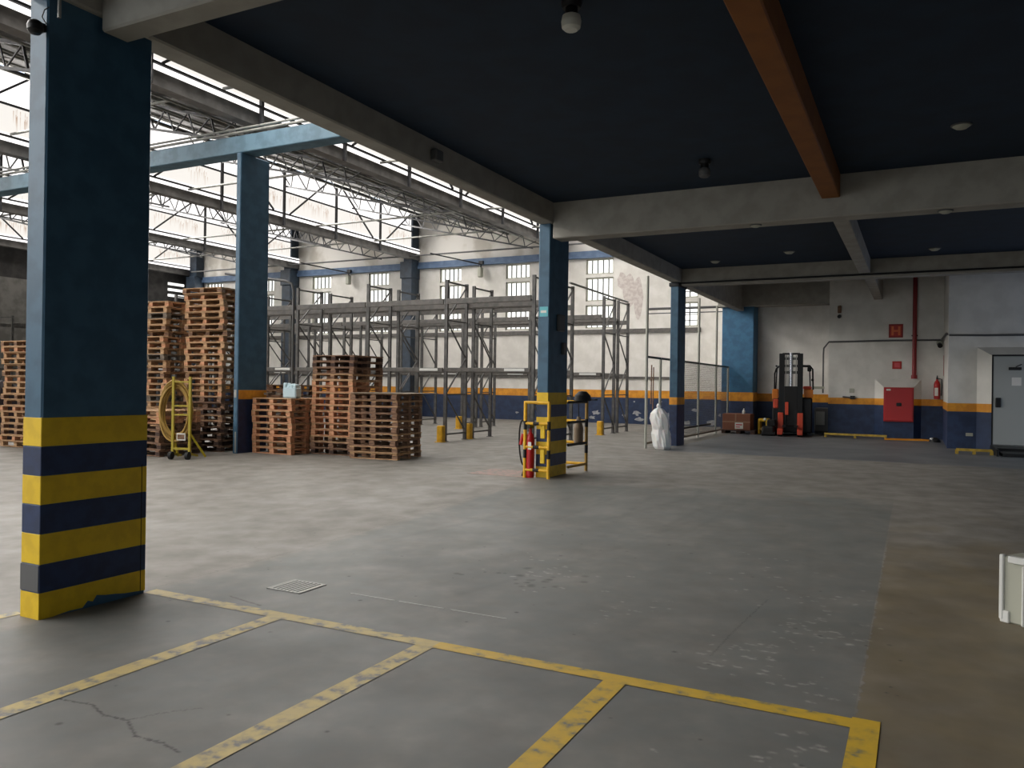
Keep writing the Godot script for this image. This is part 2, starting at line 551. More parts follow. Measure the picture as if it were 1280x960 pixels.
	crack([Vector2(-3.40, -2.62), Vector2(-3.33, -2.75), Vector2(-3.2, -2.9)], 0.007, Color(0.14, 0.14, 0.14), 0.6)
	crack([Vector2(-1.12, -4.96), Vector2(-1.09, -5.6), Vector2(-1.02, -6.45)], 0.006, Color(0.16, 0.16, 0.16), 0.6)
	crack([Vector2(-1.75, -2.9), Vector2(-1.6, -2.7), Vector2(-1.55, -2.5)], 0.006, Color(0.16, 0.16, 0.16), 0.5)
	crack([Vector2(-4.7, -4.5), Vector2(-4.3, -4.42)], 0.014, Color(0.2, 0.18, 0.15), 0.6)
	# joint of the slab across the lane
	crack([Vector2(-13.5, -8.2), Vector2(2.6, -8.2)], 0.006, Color(0.2, 0.2, 0.2), 0.35)
	toned("floor_coat", Color(0.33, 0.345, 0.36), Color(0.41, 0.415, 0.42), 0.5, 5.0, 47, 0.006, true, 6, 0.25, 0.75, 512)
	for nm in ["floor_near", "floor_far"]:
		var m := toned(nm, Color(0.43, 0.415, 0.39), Color(0.53, 0.515, 0.49), 0.6, 5.0, 35, 0.009, true, 8, 0.15, 0.85, 1024)
		m.roughness_texture = noise(36, 0.006, [[0.3, Color(0.56, 0.56, 0.56)], [0.7, Color(0.66, 0.66, 0.66)]], 5)
		m.roughness = 1.0
		m.metallic_specular = 0.4
		if nm == "floor_near":
			m.detail_enabled = true
			m.detail_albedo = ImageTexture.create_from_image(fim)
			m.detail_uv_layer = BaseMaterial3D.DETAIL_UV_2
	# worn road paint
	for e in [["line_pale", Color(0.74, 0.65, 0.39), 0.40], ["line_yellow", Color(0.80, 0.65, 0.16), 0.30], ["paint_pink", Color(0.60, 0.47, 0.44), 0.5]]:
		var m := flat(e[0], Color.WHITE, 0.6)
		var c: Color = e[1]
		m.albedo_texture = noise(50, 0.016, [[e[2] - 0.22, Color(0.44, 0.43, 0.40)], [e[2] - 0.05, c.lerp(Color(0.44, 0.43, 0.40), 0.35)], [e[2] + 0.12, c.lerp(Color(0.44, 0.43, 0.40), 0.12)], [0.85, c]], 5)
		m.uv1_triplanar = true
		m.uv1_world_triplanar = true
		m.uv1_scale = Vector3.ONE * 0.8

# ------------------------------------------------------------------ the shell
func floor_piece(x0: float, x1: float, z0: float, z1: float, mat: Material, called: String, parent: Node3D = null) -> MeshInstance3D:
	var st := SurfaceTool.new()
	st.begin(Mesh.PRIMITIVE_TRIANGLES)
	var nz := int(ceil(absf(z1 - z0) / 0.8))
	for i in nz:
		var za := lerpf(z0, z1, float(i) / nz)
		var zb := lerpf(z0, z1, float(i + 1) / nz)
		var p := [Vector3(x0, hf(za), za), Vector3(x0, hf(zb), zb), Vector3(x1, hf(zb), zb), Vector3(x0, hf(za), za), Vector3(x1, hf(zb), zb), Vector3(x1, hf(za), za)]
		for q in p:
			var sl := (hf(q.z + 0.05) - hf(q.z - 0.05)) / 0.1
			st.set_normal(Vector3(0, 1, -sl).normalized())
			st.set_uv(Vector2(q.x, q.z))
			st.set_uv2(Vector2((q.x - FX0) / FS, (FZ0 - q.z) / FS))
			st.add_vertex(q)
	var m := st.commit()
	return struct(called, m, mat, parent)

func building() -> void:
	# floor: the detailed piece before the camera, the rest around it
	var fl := floor_piece(FX0, FX0 + FS, FZ0, FZ0 - FS, M.floor_near, "floor")
	floor_piece(XL - 0.3, FX0, ZW, ZB, M.floor_far, "floor_slab", fl)
	floor_piece(FX0 + FS, XR + 0.3, ZN, -18.0, M.floor_far, "floor_slab", fl)
	floor_piece(-5.3, XR + 0.3, -18.0, ZB, M.floor_coat, "floor_slab", fl)
	floor_piece(FX0, FX0 + FS, ZW, FZ0, M.floor_far, "floor_slab", fl)
	floor_piece(FX0, FX0 + FS, FZ0 - FS, -18.0, M.floor_far, "floor_slab", fl)
	floor_piece(FX0, -5.3, -18.0, ZB, M.floor_far, "floor_slab", fl)
	struct("floor_base", MB.new().span(Vector3(XL - 0.3, -0.5, ZW + 0.3), Vector3(XR + 0.3, -0.03, ZB - 0.3)), M.deck_top, fl)
	# deck over the bay: dark blue soffit
	struct("ceiling", MB.new().span(Vector3(XO, CEIL, ZN), Vector3(XR, CEIL + 0.3, -19.9)), M.ceiling_blue)
	struct("ceiling", MB.new().span(Vector3(XO, 5.25, -19.9), Vector3(XR, 5.5, ZR - 3.0)), M.ceiling_blue)
	# wall on the right with a loading door, wall behind the camera with another
	var wr := struct("wall_right", MB.new().span(Vector3(XR, -0.1, -22.4), Vector3(XR + 0.3, 5.3, ZP)).span(Vector3(XR, -0.1, -19.2), Vector3(XR + 0.3, 5.3, ZN)).span(Vector3(XR, 3.2, -22.4), Vector3(XR + 0.3, 5.3, -19.2)), M.wall_bay)
	obj("painted_dado", MB.new().span(Vector3(XR - 0.004, 0, -19.2), Vector3(XR, 1.2, ZN)), M.dado_blue, wr)
	struct("wall_front", MB.new().span(Vector3(-1.4, -0.1, ZN), Vector3(XO, 5.3, ZN + 0.3)).span(Vector3(XO, -0.1, ZW), Vector3(-6.5, 10.5, ZW + 0.3)).span(Vector3(-16.5, -0.1, ZW), Vector3(XL - 0.3, 10.5, ZW + 0.3)).span(Vector3(-16.5, 4.8, ZW), Vector3(-6.5, 10.5, ZW + 0.3)).span(Vector3(XO, -0.1, ZN), Vector3(XO + 0.2, CEIL + 0.3, ZW)).span(Vector3(4.4, -0.1, ZN), Vector3(XR + 0.3, 5.3, ZN + 0.3)).span(Vector3(-1.4, 3.6, ZN), Vector3(4.4, 5.3, ZN + 0.3)), M.wall_bay)
	# far left wall, dark above
	var wl := struct("wall_left", MB.new().span(Vector3(XL - 0.3, -0.1, ZW), Vector3(XL, GB - 0.1, ZB)), M.dark_wall)
	obj("plaster_band", MB.new().span(Vector3(XL, 0, ZW), Vector3(XL + 0.02, 6.0, ZB + 3.4)), M.grey_wall, wl)
	for k in 3:
		var y := 6.05 + k * 0.3
		obj("louvre_light", MB.new().span(Vector3(XL, y, -29.9), Vector3(XL + 0.05, y + 0.13, -28.9)), M.window_glass, wl)
	# wall above the deck edge closes the warehouse towards the bay
	struct("wall_deck", MB.new().span(Vector3(XO, CEIL + 0.3, ZW), Vector3(XO + 0.2, 9.6, ZB)), M.grey_wall)

# ------------------------------------------------------------------ saw-tooth roof
func saw_tooth_roof() -> void:
	var xs := [XO + 0.1, GX[0], GX[1], GX[2], GX[3]]
	var words := ["nearest the deck", "second from the deck", "third from the deck", "farthest from the deck"]
	for k in 4:
		var xa: float = xs[k]
		var xb: float = xs[k + 1]
		var lo := GB - 0.18
		var hi := GT + 0.12
		# corrugated roof slope as one slab, rising away from the deck
		var rf := MB.new()
		var c := 0
		var nz := 62
		for i in nz:
			var za := lerpf(ZW + 0.3, ZB - 0.2, float(i) / nz)
			var zb := lerpf(ZW + 0.3, ZB - 0.2, float(i + 1) / nz)
			var d := 0.035 if i % 2 else 0.0
			rf.quad(Vector3(xa, lo + d, zb), Vector3(xb, hi + d, zb), Vector3(xb, hi + d, za), Vector3(xa, lo + d, za))
			rf.quad(Vector3(xa, lo + 0.15, za), Vector3(xb, hi + 0.15, za), Vector3(xb, hi + 0.15, zb), Vector3(xa, lo + 0.15, zb))
			rf.quad(Vector3(xa, lo + 0.0, za), Vector3(xb, hi, za), Vector3(xb, hi + 0.035, za), Vector3(xa, lo + 0.035, za))
		struct("roof", rf, M.roof_sheet)
		# glazing
		var gx := xb
		var win := Node3D.new()
		win.name = "window_%d" % (k + 1)
		win.set_meta("kind", "structure")
		add_child(win)
		var mid := GB + 0.82
		var bays := 17
		for b in bays:
			var za := lerpf(ZW, ZB, float(b) / bays)
			var zb := lerpf(ZW, ZB, float(b + 1) / bays)
			obj("pane", pane(gx, mid, GT + 0.1, za - 0.01, zb + 0.01), M.sheet_bright, win)
			obj("pane", pane(gx + 0.02, GB + 0.09, mid - 0.02, za - 0.01, zb + 0.01), M.sheet_rusty, win)
		obj("pane", pane(gx + 0.12, GB - 0.16, GB + 0.09, ZW, ZB), M.sheet_bright, win)
		obj("rail", MB.new().span(Vector3(gx + 0.05, mid - 0.03, ZW), Vector3(gx + 0.10, mid + 0.02, ZB)), M.truss_steel, win)
		# gutter under the glazing
		struct("trim_%d" % (k + 1), MB.new().span(Vector3(gx - 0.14, GB - 0.42, ZW), Vector3(gx + 0.14, GB - 0.13, ZB)), M.gutter)
		# posts and braces in front of the glazing, one girder per tooth
		var gd := thing("glazing_girder", "steel post and brace girder before the roof glazing %s" % words[k], "girder", Vector3(gx + 0.22, 0, 0), 0, "girders before the saw-tooth glazing")
		obj("chord", MB.new().bar(Vector3(0, GT, -3), Vector3(0, GT, ZB + 0.1), 0.07, 0.07).bar(Vector3(0, GB - 0.02, -3), Vector3(0, GB - 0.02, ZB + 0.1), 0.06, 0.045), M.truss_steel, gd)
		var z := -4.5
		var i := 0
		while z > ZB + 1.0:
			obj("post", MB.new().bar(Vector3(0, GB - 0.45, z), Vector3(0, GT, z), 0.075, 0.075), M.truss_steel, gd)
			var up := i % 2 == 0
			obj("brace", MB.new().bar(Vector3(0.04, GB if up else GT, z - 0.25), Vector3(0.04, GT if up else GB, z - 2.3), 0.05, 0.05), M.truss_steel, gd)
			z -= 2.85
			i += 1
		# cross trusses under the slope
		var zt := [-9.0, -13.4, -17.3, -21.2, -25.0, -28.4]
		if k > 0:
			for j in zt.size():
				truss(xa - 0.2, lo - 0.08, xb + 0.25, hi - 0.1, zt[j], 0.62, "steel lattice roof truss under roof slope %s, %s from the back wall" % [words[k], nth_word(zt.size() - 1 - j).replace("lowest", "first")])
			# lattice purlins along the slope
			for j in 4:
				var f := (j + 0.55) / 4.3
				purlin(lerpf(xa, xb, f), lerpf(lo, hi, f) - 0.05, "long steel purlin under roof slope %s, %s up from the gutter" % [words[k], nth_word(j).replace("lowest", "first")])
		# tie rods across
	for e in [[-12.05, 7.75, -34.5, -6.0, "near the blue cross beam"], [-17.5, 7.6, -34.5, -6.0, "halfway down the roof"], [-27.0, 7.6, -34.5, -6.0, "over the rear racks"], [-23.4, 7.55, -34.5, -6.0, "before the back wall trusses"]]:
		var tr := thing("tie_rod", "thin pale steel tie rod across the roof bays %s" % e[4], "tie rod", Vector3(0, e[1], e[0]), 0, "steel tie rods across the roof")
		obj("rod", MB.new().tube(Vector3(e[2], 0, 0), Vector3(e[3], 0, 0), 0.035, 8), M.tie_steel, tr)

func pane(x: float, y0: float, y1: float, z0: float, z1: float) -> MB:
	var b := MB.new()
	b.span(Vector3(x - 0.012, y0, z0), Vector3(x + 0.012, y1, z1))
	# u runs along the wall once in eight metres, v down the sheet
	for i in b.v.size():
		b.t[i] = Vector2(b.v[i].z / 8.0, (y1 - b.v[i].y) / (y1 - y0))
	return b

func truss(xa: float, ya: float, xb: float, yb: float, z: float, depth: float, label: String) -> void:
	var o := thing("roof_truss", label, "truss", Vector3(0, 0, z), 0, "lattice trusses under the saw-tooth roof")
	obj("top_chord", MB.new().bar(Vector3(xa, ya, 0), Vector3(xb, yb, 0), 0.07, 0.07), M.truss_steel, o)
	var a := Vector3(xa - 0.3, ya - depth * 0.55, 0)
	var b := Vector3(xb + 0.3, yb - depth * 1.3, 0)
	obj("bottom_chord", MB.new().bar(a, b, 0.055, 0.055), M.truss_steel, o)
	var w := MB.new()
	var n := 9
	for i in n:
		var t0 := float(i) / n
		var t1 := (i + 0.5) / n
		var t2 := float(i + 1) / n
		var p := Vector3(lerpf(xa, xb, t0), lerpf(ya, yb, t0), 0)
		var q := a.lerp(b, t1)
		var r := Vector3(lerpf(xa, xb, t2), lerpf(ya, yb, t2), 0)
		w.bar(p, q, 0.028, 0.028)
		w.bar(q, r, 0.05 if i % 3 == 1 else 0.028, 0.028)
	obj("web", w, M.truss_steel, o)

func purlin(x: float, y: float, label: String) -> void:
	var o := thing("roof_purlin", label, "purlin", Vector3(x, y, 0), 0, "long purlins under the saw-tooth roof")
	obj("chord", MB.new().bar(Vector3(0, 0, -4), Vector3(0, 0, ZB + 0.05), 0.10, 0.09).bar(Vector3(0, -0.18, -4), Vector3(0, -0.18, ZB + 0.05), 0.05, 0.04), M.tie_steel, o)

# ------------------------------------------------------------------ back wall of the warehouse
func warehouse_back() -> void:
	var cols := [[-33.7, -32.55], [-30.15, -29.0], [-26.5, -25.35], [-23.1, -21.95], [-19.16, -18.04], [-15.82, -14.68], [-12.13, -10.95], [-8.55, -7.52]]
	var rows := [[4.02, 4.96], [5.13, 6.08], [6.22, 6.84]]
	var w := MB.new()
	var x := XL - 0.3
	for c in cols:
		w.span(Vector3(x, -0.1, ZB - 0.35), Vector3(c[0], 7.0, ZB))
		w.span(Vector3(c[0], -0.1, ZB - 0.35), Vector3(c[1], rows[0][0], ZB))
		w.span(Vector3(c[0], rows[0][1], ZB - 0.35), Vector3(c[1], rows[1][0], ZB))
		w.span(Vector3(c[0], rows[1][1], ZB - 0.35), Vector3(c[1], rows[2][0], ZB))
		w.span(Vector3(c[0], rows[2][1], ZB - 0.35), Vector3(c[1], 7.0, ZB))
		x = c[1]
	w.span(Vector3(x, -0.1, ZB - 0.35), Vector3(-5.2, 7.0, ZB))
	var wall := struct("wall_back", w, M.wall_paint)
	obj("upper_plaster", MB.new().span(Vector3(XL - 0.3, 7.0, ZB - 0.35), Vector3(-5.2, 9.7, ZB)), M.wall_stained, wall)
	obj("yellow_band", MB.new().span(Vector3(XL, 1.23, ZB), Vector3(-6.05, 1.53, ZB + 0.005)), M.band_yellow, wall)
	obj("blue_dado", MB.new().span(Vector3(XL, 0.19, ZB), Vector3(-6.05, 1.23, ZB + 0.005)), M.dado_blue, wall)
	# paint knocked off the dado
	var r := RandomNumberGenerator.new()
	r.seed = 21
	for e in [[-9.9, 0.62, 0.2], [-10.4, 0.5, 0.16], [-8.6, 0.55, 0.3], [-8.2, 0.45, 0.22], [-11.6, 0.6, 0.22], [-11.8, 0.4, 0.18], [-7.6, 0.8, 0.15], [-10.0, 1.08, 0.07], [-8.9, 1.1, 0.05], [-9.8, 0.4, 0.22], [-7.0, 0.35, 0.3], [-6.5, 0.6, 0.25], [-13.5, 0.7, 0.08], [-15.2, 0.5, 0.1], [-17.9, 0.75, 0.1], [-7.9, 0.3, 0.2]]:
		var p := PackedVector2Array()
		for i in 11:
			var t := TAU * i / 11.0
			var q: float = e[2] * r.randf_range(0.35, 1.0)
			p.append(Vector2(e[0] + cos(t) * q, maxf(0.24, e[1] + sin(t) * q * 0.6)))
		obj("scuff", MB.new().prism(p, ZB + 0.004, ZB + 0.007), M.dado_scuff, wall)
	for e in [[-10.3, 5.5, 0.28, 1.4], [-9.9, 5.2, 0.2, 1.9], [-10.6, 5.9, 0.2, 0.7]]:
		var p := PackedVector2Array()
		for i in 13:
			var t := TAU * i / 13.0
			p.append(Vector2(e[0] + cos(t) * e[2] * r.randf_range(0.75, 1.1), e[1] + sin(t) * e[3] * 0.5 * r.randf_range(0.85, 1.05)))
		obj("damp_stain", MB.new().prism(p, ZB - 0.001, ZB + 0.002 + 0.002 * e[2]), M.damp, wall)
	# blue beam along the wall with its shadow gap, columns on the wall
	struct("trim_10", MB.new().span(Vector3(XL, 6.87, ZB), Vector3(-6.0, 7.02, ZB + 0.22)).span(Vector3(XL, 7.02, ZB), Vector3(-6.0, 7.16, ZB + 0.16)), M.wall_beam_blue)
	struct("trim_11", MB.new().span(Vector3(-35, 3.80, ZB), Vector3(-7.4, 3.86, ZB + 0.1)).span(Vector3(-35, 3.86, ZB), Vector3(-7.4, 3.97, ZB + 0.05)), M.rack_beam)
	struct("trim_12", MB.new().span(Vector3(-35, 1.98, ZB), Vector3(-8.6, 2.07, ZB + 0.06)), M.rack_beam)
	var nth := ["leftmost on the back wall", "middle one on the back wall", "nearest the deck on the back wall"]
	var cx := [-34.3, -27.75, -20.65]
	for k in 3:
		var c := thing("wall_column", "blue steel and concrete wall column, %s" % nth[k], "column", Vector3(cx[k] + 0.12, 0.2, ZB + 0.33), 0, "blue columns on the back wall", "thing")
		obj("shaft", MB.new().cham(Vector3(-0.28, -0.0, -0.3), Vector3(0.28, 6.9, 0.3), 0.02), M.column_dark, c)
		obj("head", MB.new().cham(Vector3(-0.33, 6.2, -0.3), Vector3(0.31, 6.95, 0.36), 0.02), M.column_dark, c)
		obj("upper_shaft", MB.new().cham(Vector3(-0.25, 6.95, -0.3), Vector3(0.25, 9.2, 0.2), 0.02), M.column_dark, c)
	# windows: white glazed sashes with upright bars
	var n := 5
	for ci in cols.size():
		for ri in 3:
			if ci == cols.size() - 1 and ri == 2: continue
			var x0: float = cols[ci][0]
			var x1: float = cols[ci][1]
			var y0: float = rows[ri][0]
			var y1: float = rows[ri][1]
			var wn := Node3D.new()
			wn.name = "window_%d" % n
			n += 1
			wn.set_meta("kind", "structure")
			add_child(wn)
			var fr := MB.new()
			var zf := ZB - 0.06
			fr.span(Vector3(x0, y0, zf - 0.05), Vector3(x0 + 0.05, y1, zf)).span(Vector3(x1 - 0.05, y0, zf - 0.05), Vector3(x1, y1, zf))
			fr.span(Vector3(x0, y0, zf - 0.05), Vector3(x1, y0 + 0.05, zf)).span(Vector3(x0, y1 - 0.05, zf - 0.05), Vector3(x1, y1, zf))
			obj("frame", fr, M.grey_plastic, wn)
			obj("pane", MB.new().span(Vector3(x0, y0, zf - 0.09), Vector3(x1, y1, zf - 0.07)), M.window_glass, wn)
			var bars := 4 if ci < cols.size() - 1 else 2
			for b in bars:
				var bx := lerpf(x0, x1, (b + 1.0) / (bars + 1.0))
				obj("bar", MB.new().span(Vector3(bx - 0.016, y0, zf - 0.07), Vector3(bx + 0.016, y1, zf - 0.02)), M.dark_metal, wn)
			if ci == cols.size() - 1:
				for b in 3:
					var by := lerpf(y0, y1, (b + 1.0) / 4.0)
					obj("bar", MB.new().span(Vector3(x0, by - 0.012, zf - 0.07), Vector3(x1, by + 0.012, zf - 0.02)), M.dark_metal, wn)
	for ci in cols.size():
		area_light("window_light", Vector3((cols[ci][0] + cols[ci][1]) * 0.5, 5.4, ZB + 0.12), Vector3.BACK, 1.1, 2.6, 3.0, Color(1, 1, 0.98))
	# little lamps on brackets under the blue beam
	for e in [[-24.05, "left"], [-16.9, "right"]]:
		var l := thing("bracket_lamp", "small wall lamp on a bracket under the blue wall beam, %s one" % ("farther from the deck" if e[1] == "left" else "nearer to the deck"), "lamp", Vector3(e[0], 6.62, ZB + 0.2))
		obj("mounting_plate", MB.new().span(Vector3(-0.1, 0.26, 0.02), Vector3(0.1, 0.4, 0.12)), M.dark_metal, l)
		obj("arm", MB.new().bar(Vector3(-1.7, 0.62, 1.5), Vector3(0, 0.25, 0.1), 0.05, 0.05).bar(Vector3(0, 0.3, 0.1), Vector3(0, -0.2, 0.1), 0.05, 0.05), M.dark_metal, l)
		obj("housing", MB.new().cham(Vector3(-0.12, -0.3, -0.02), Vector3(0.08, 0.12, 0.2), 0.03), M.grey_plastic, l)
	# pipes along the wall corner
	var p := thing("wall_pipe", "dark twin pipes running past the blue pillar to the barred window", "pipe", Vector3(0, 0, -28.6))
	obj("pipe", MB.new().tube(Vector3(-9.0, 4.55, 0), Vector3(-5.9, 4.55, 0), 0.045).tube(Vector3(-9.0, 4.38, 0), Vector3(-5.9, 4.38, 0), 0.02), M.conduit_grey, p)
	var cp := thing("service_pipe", "thin long pipe above the blue beam of the back wall", "pipe", Vector3(0, 7.36, ZB + 0.78))
	obj("pipe", MB.new().tube(Vector3(-34, 0, 0), Vector3(-6.2, 0, 0), 0.035), M.conduit_grey, cp)

# ------------------------------------------------------------------ back of the deck bay
func dado(parent: Node3D, a: Vector3, b: Vector3, y0: float, y1: float, y2: float) -> void:
	# yellow band and blue dado as thin coats on a straight piece of wall
	obj("yellow_band", MB.new().span(Vector3(a.x, y1, a.z), Vector3(b.x, y2, b.z)), M.band_yellow, parent)
	obj("blue_dado", MB.new().span(Vector3(a.x, y0, a.z), Vector3(b.x, y1, b.z)), M.dado_blue, parent)

func deck_bay_back() -> void:
	# recessed white wall behind the reach truck, with the lintel over it
	var zn := -28.5
	var wn := struct("wall_niche", MB.new().span(Vector3(-6.1, -0.1, zn - 0.3), Vector3(-2.3, 5.3, zn)), M.wall_paint)
	dado(wn, Vector3(-4.98, 0, zn), Vector3(-2.5, 0, zn + 0.005), 0.2, 1.23, 1.5)
	struct("trim_20", MB.new().span(Vector3(-6.1, 4.43, ZR - 0.6), Vector3(-2.55, 5.3, ZR)), M.beam_grey)
	# return of the warehouse wall to the blue pillar
	struct("trim_21", MB.new().span(Vector3(-6.1, -0.1, ZB), Vector3(-5.95, 5.3, zn)), M.wall_paint)
	var pl := thing("blue_pillar", "wide bright blue pillar between the barred window and the white niche", "pillar", Vector3(-5.48, 0.2, -27.98), 0, "", "thing")
	obj("shaft", MB.new().cham(Vector3(-0.53, -0.05, -0.5), Vector3(0.53, 4.3, 0.3), 0.02), M.pillar_blue, pl)
	obj("yellow_band", MB.new().span(Vector3(-0.533, 1.03, -0.5), Vector3(0.533, 1.33, 0.304)), M.band_yellow, pl)
	obj("dark_base", MB.new().span(Vector3(-0.533, -0.02, -0.5), Vector3(0.533, 1.03, 0.304)), M.dado_blue, pl)
	# wall with the hydrant niche
	var y0 := 0.15
	var nx0 := -1.20
	var nx1 := 0.10
	var ny := 2.02
	var ix0 := -0.93
	var ix1 := -0.10
	var iy := 1.76
	var zi := ZR + 0.28
	var w := MB.new()
	w.span(Vector3(-2.55, -0.1, ZR - 1.3), Vector3(-1.6, 5.3, ZR))
	w.span(Vector3(-1.6, -0.1, ZR - 0.5), Vector3(nx0, 5.3, ZR))
	w.span(Vector3(nx1, -0.1, ZR - 0.5), Vector3(0.9, 5.3, ZR))
	w.span(Vector3(nx0, ny, ZR - 0.5), Vector3(nx1, 5.3, ZR))
	w.span(Vector3(nx0, -0.1, ZR - 0.5), Vector3(nx1, ny, ZR))
	var wall := struct("wall_hydrant", w, M.wall_bay)
	var jl := MB.new()
	jl.quad(Vector3(nx0, 1.41, ZR), Vector3(ix0, 1.41, zi), Vector3(ix0, iy, zi), Vector3(nx0, ny, ZR))
	jl.quad(Vector3(ix1, 1.41, zi), Vector3(nx1, 1.41, ZR), Vector3(nx1, ny, ZR), Vector3(ix1, iy, zi))
	jl.quad(Vector3(ix0, iy, zi), Vector3(ix1, iy, zi), Vector3(nx1, ny, ZR), Vector3(nx0, ny, ZR))
	obj("splayed_reveal", jl, M.wall_bay, wall)
	for e in [["yellow_band", 1.21, 1.41, M.band_yellow], ["blue_dado", y0, 1.21, M.dado_blue]]:
		var q := MB.new()
		q.quad(Vector3(nx0, e[1], ZR), Vector3(ix0, e[1], zi), Vector3(ix0, e[2], zi), Vector3(nx0, e[2], ZR))
		q.quad(Vector3(ix1, e[1], zi), Vector3(nx1, e[1], ZR), Vector3(nx1, e[2], ZR), Vector3(ix1, e[2], zi))
		obj(e[0], q, e[3], wall)
	obj("surround_front", MB.new().span(Vector3(ix0, 0.19, zi - 0.2), Vector3(ix1, iy, zi)), M.dado_blue, wall)
	dado(wall, Vector3(-2.553, 0, ZR - 0.4), Vector3(nx0, 0, ZR + 0.005), y0, 1.21, 1.41)
	dado(wall, Vector3(nx1, 0, ZR - 0.01), Vector3(0.69, 0, ZR + 0.005), y0, 1.21, 1.41)
	# red hydrant cabinet
	var hc := thing("hydrant_cabinet", "red steel fire hydrant cabinet on the splayed blue wall surround", "cabinet", Vector3((ix0 + ix1) * 0.5, 0.71, zi + 0.05))
	var hw := (ix1 - ix0) * 0.5
	obj("body", MB.new().cham(Vector3(-hw, 0, -0.05), Vector3(hw, 1.05, 0.04), 0.01), M.red_paint, hc)
	var dr := obj("door", MB.new().cham(Vector3(-hw + 0.03, 0.03, 0.03), Vector3(hw - 0.03, 1.02, 0.06), 0.01), M.red_paint, hc)
	obj("handle", MB.new().cham(Vector3(-0.06, 0.48, 0.06), Vector3(0.08, 0.58, 0.09), 0.01), M.black_metal, dr)
	obj("label", MB.new().span(Vector3(-0.34, 0.95, 0.06), Vector3(-0.22, 1.0, 0.062)), M.paper, dr)
	# red pipe
	var rp := thing("riser_pipe", "dark red fire water riser pipe running down to the hydrant cabinet surround", "pipe", Vector3(-0.1, 0, ZR + 0.1))
	obj("pipe", MB.new().tube(Vector3(0, 2.03, 0), Vector3(0, 5.2, 0), 0.062, 12), M.red_pipe, rp)
	obj("coupling", MB.new().tube(Vector3(0, 2.03, 0), Vector3(0, 2.14, 0), 0.085, 12), M.red_pipe, rp)
	obj("clamp", MB.new().box(Vector3(0, 3.35, -0.045), Vector3(0.17, 0.04, 0.11)), M.dark_metal, rp)
	# hydrant sign with its H
	var hs := thing("hydrant_sign", "square red sign with a large pale letter H above the cabinet", "sign", Vector3(-0.62, 3.51, ZR + 0.012))
	obj("plate", MB.new().cham(Vector3(-0.2, -0.21, -0.01), Vector3(0.2, 0.21, 0.006), 0.004), M.sign_red, hs)
	obj("letter", MB.new().span(Vector3(-0.125, -0.14, 0.006), Vector3(-0.06, 0.14, 0.01)).span(Vector3(0.06, -0.14, 0.006), Vector3(0.125, 0.14, 0.01)).span(Vector3(-0.06, -0.03, 0.006), Vector3(0.06, 0.03, 0.01)), M.sign_orange, hs)
	obj("border", MB.new().span(Vector3(-0.185, 0.18, 0.006), Vector3(0.185, 0.195, 0.009)).span(Vector3(-0.185, -0.195, 0.006), Vector3(0.185, -0.18, 0.009)).span(Vector3(-0.19, -0.195, 0.006), Vector3(-0.175, 0.195, 0.009)).span(Vector3(0.175, -0.195, 0.006), Vector3(0.19, 0.195, 0.009)), M.gap_dark, hs)
	var ps := thing("pictogram_sign", "small red sign with a pale square pictogram below the H sign", "sign", Vector3(-0.58, 2.45, ZR + 0.012))
	obj("plate", MB.new().cham(Vector3(-0.13, -0.12, -0.01), Vector3(0.13, 0.12, 0.006), 0.004), M.sign_red, ps)
	obj("pictogram", MB.new().span(Vector3(-0.07, -0.07, 0.006), Vector3(0.08, 0.07, 0.009)), M.sign_pink, ps)
	# conduit across the wall and down its left corner
	var cd := thing("electrical_conduit", "thin grey conduit along the hydrant wall, bent down beside the truck", "conduit", Vector3(0, 0, ZR + 0.03))
	obj("pipe", MB.new().path([Vector3(-2.74, 1.55, -0.3), Vector3(-2.74, 2.8, -0.3), Vector3(-2.72, 3.0, -0.2), Vector3(-2.55, 3.19, 0), Vector3(-1.0, 3.21, 0), Vector3(0.62, 3.21, 0)], 0.028, 6), M.conduit_grey, cd)
	obj("box", MB.new().cham(Vector3(-3.05, 1.68, -0.35), Vector3(-2.7, 1.76, -0.2), 0.01), M.grey_plastic, cd)
	# camera on the wall
	var cm := thing("wall_camera", "small dark camera on a rusty bracket high on the hydrant wall", "camera", Vector3(-2.24, 4.08, ZR))
	obj("bracket", MB.new().cham(Vector3(-0.06, 0.02, 0), Vector3(0.05, 0.26, 0.08), 0.02), M.wood_brown, cm)
	obj("lens_body", MB.new().tube(Vector3(0, -0.07, 0.02), Vector3(0.0, -0.1, 0.2), 0.06, 10), M.black_metal, cm)
	# sockets above the band
	var sk := thing("wall_socket", "small grey wall socket above the yellow band left of the niche", "socket", Vector3(-1.86, 1.64, ZR))
	obj("plate", MB.new().cham(Vector3(-0.07, -0.07, 0), Vector3(0.07, 0.07, 0.03), 0.01), M.grey_plastic, sk)
	var vk := thing("wall_valve", "dark little valve on the yellow band left of the niche", "valve", Vector3(-1.82, 1.42, ZR))
	obj("body", MB.new().cham(Vector3(-0.08, -0.05, 0), Vector3(0.06, 0.06, 0.1), 0.01), M.black_metal, vk)
	obj("stem", MB.new().tube(Vector3(-0.3, 0.02, 0.04), Vector3(-0.08, 0.0, 0.04), 0.025), M.conduit_grey, vk)
	# pilaster wall with the grey door
	var dx0 := 1.33
	var dix := 1.63
	var dy := 2.78
	var diy := 2.56
	var zd := ZP + 0.35
	var w2 := MB.new()
	w2.span(Vector3(0.69, -0.1, ZR - 0.2), Vector3(dx0, 5.3, ZP))
	w2.span(Vector3(dx0, dy, ZP - 0.6), Vector3(3.4, 5.3, ZP))
	w2.span(Vector3(3.4, -0.1, ZP - 0.6), Vector3(XR + 0.3, 5.3, ZP))
	w2.span(Vector3(dx0, -0.1, ZP - 0.6), Vector3(3.4, dy, ZP))
	var wd := struct("wall_door", w2, M.wall_bay)
	var jq := MB.new()
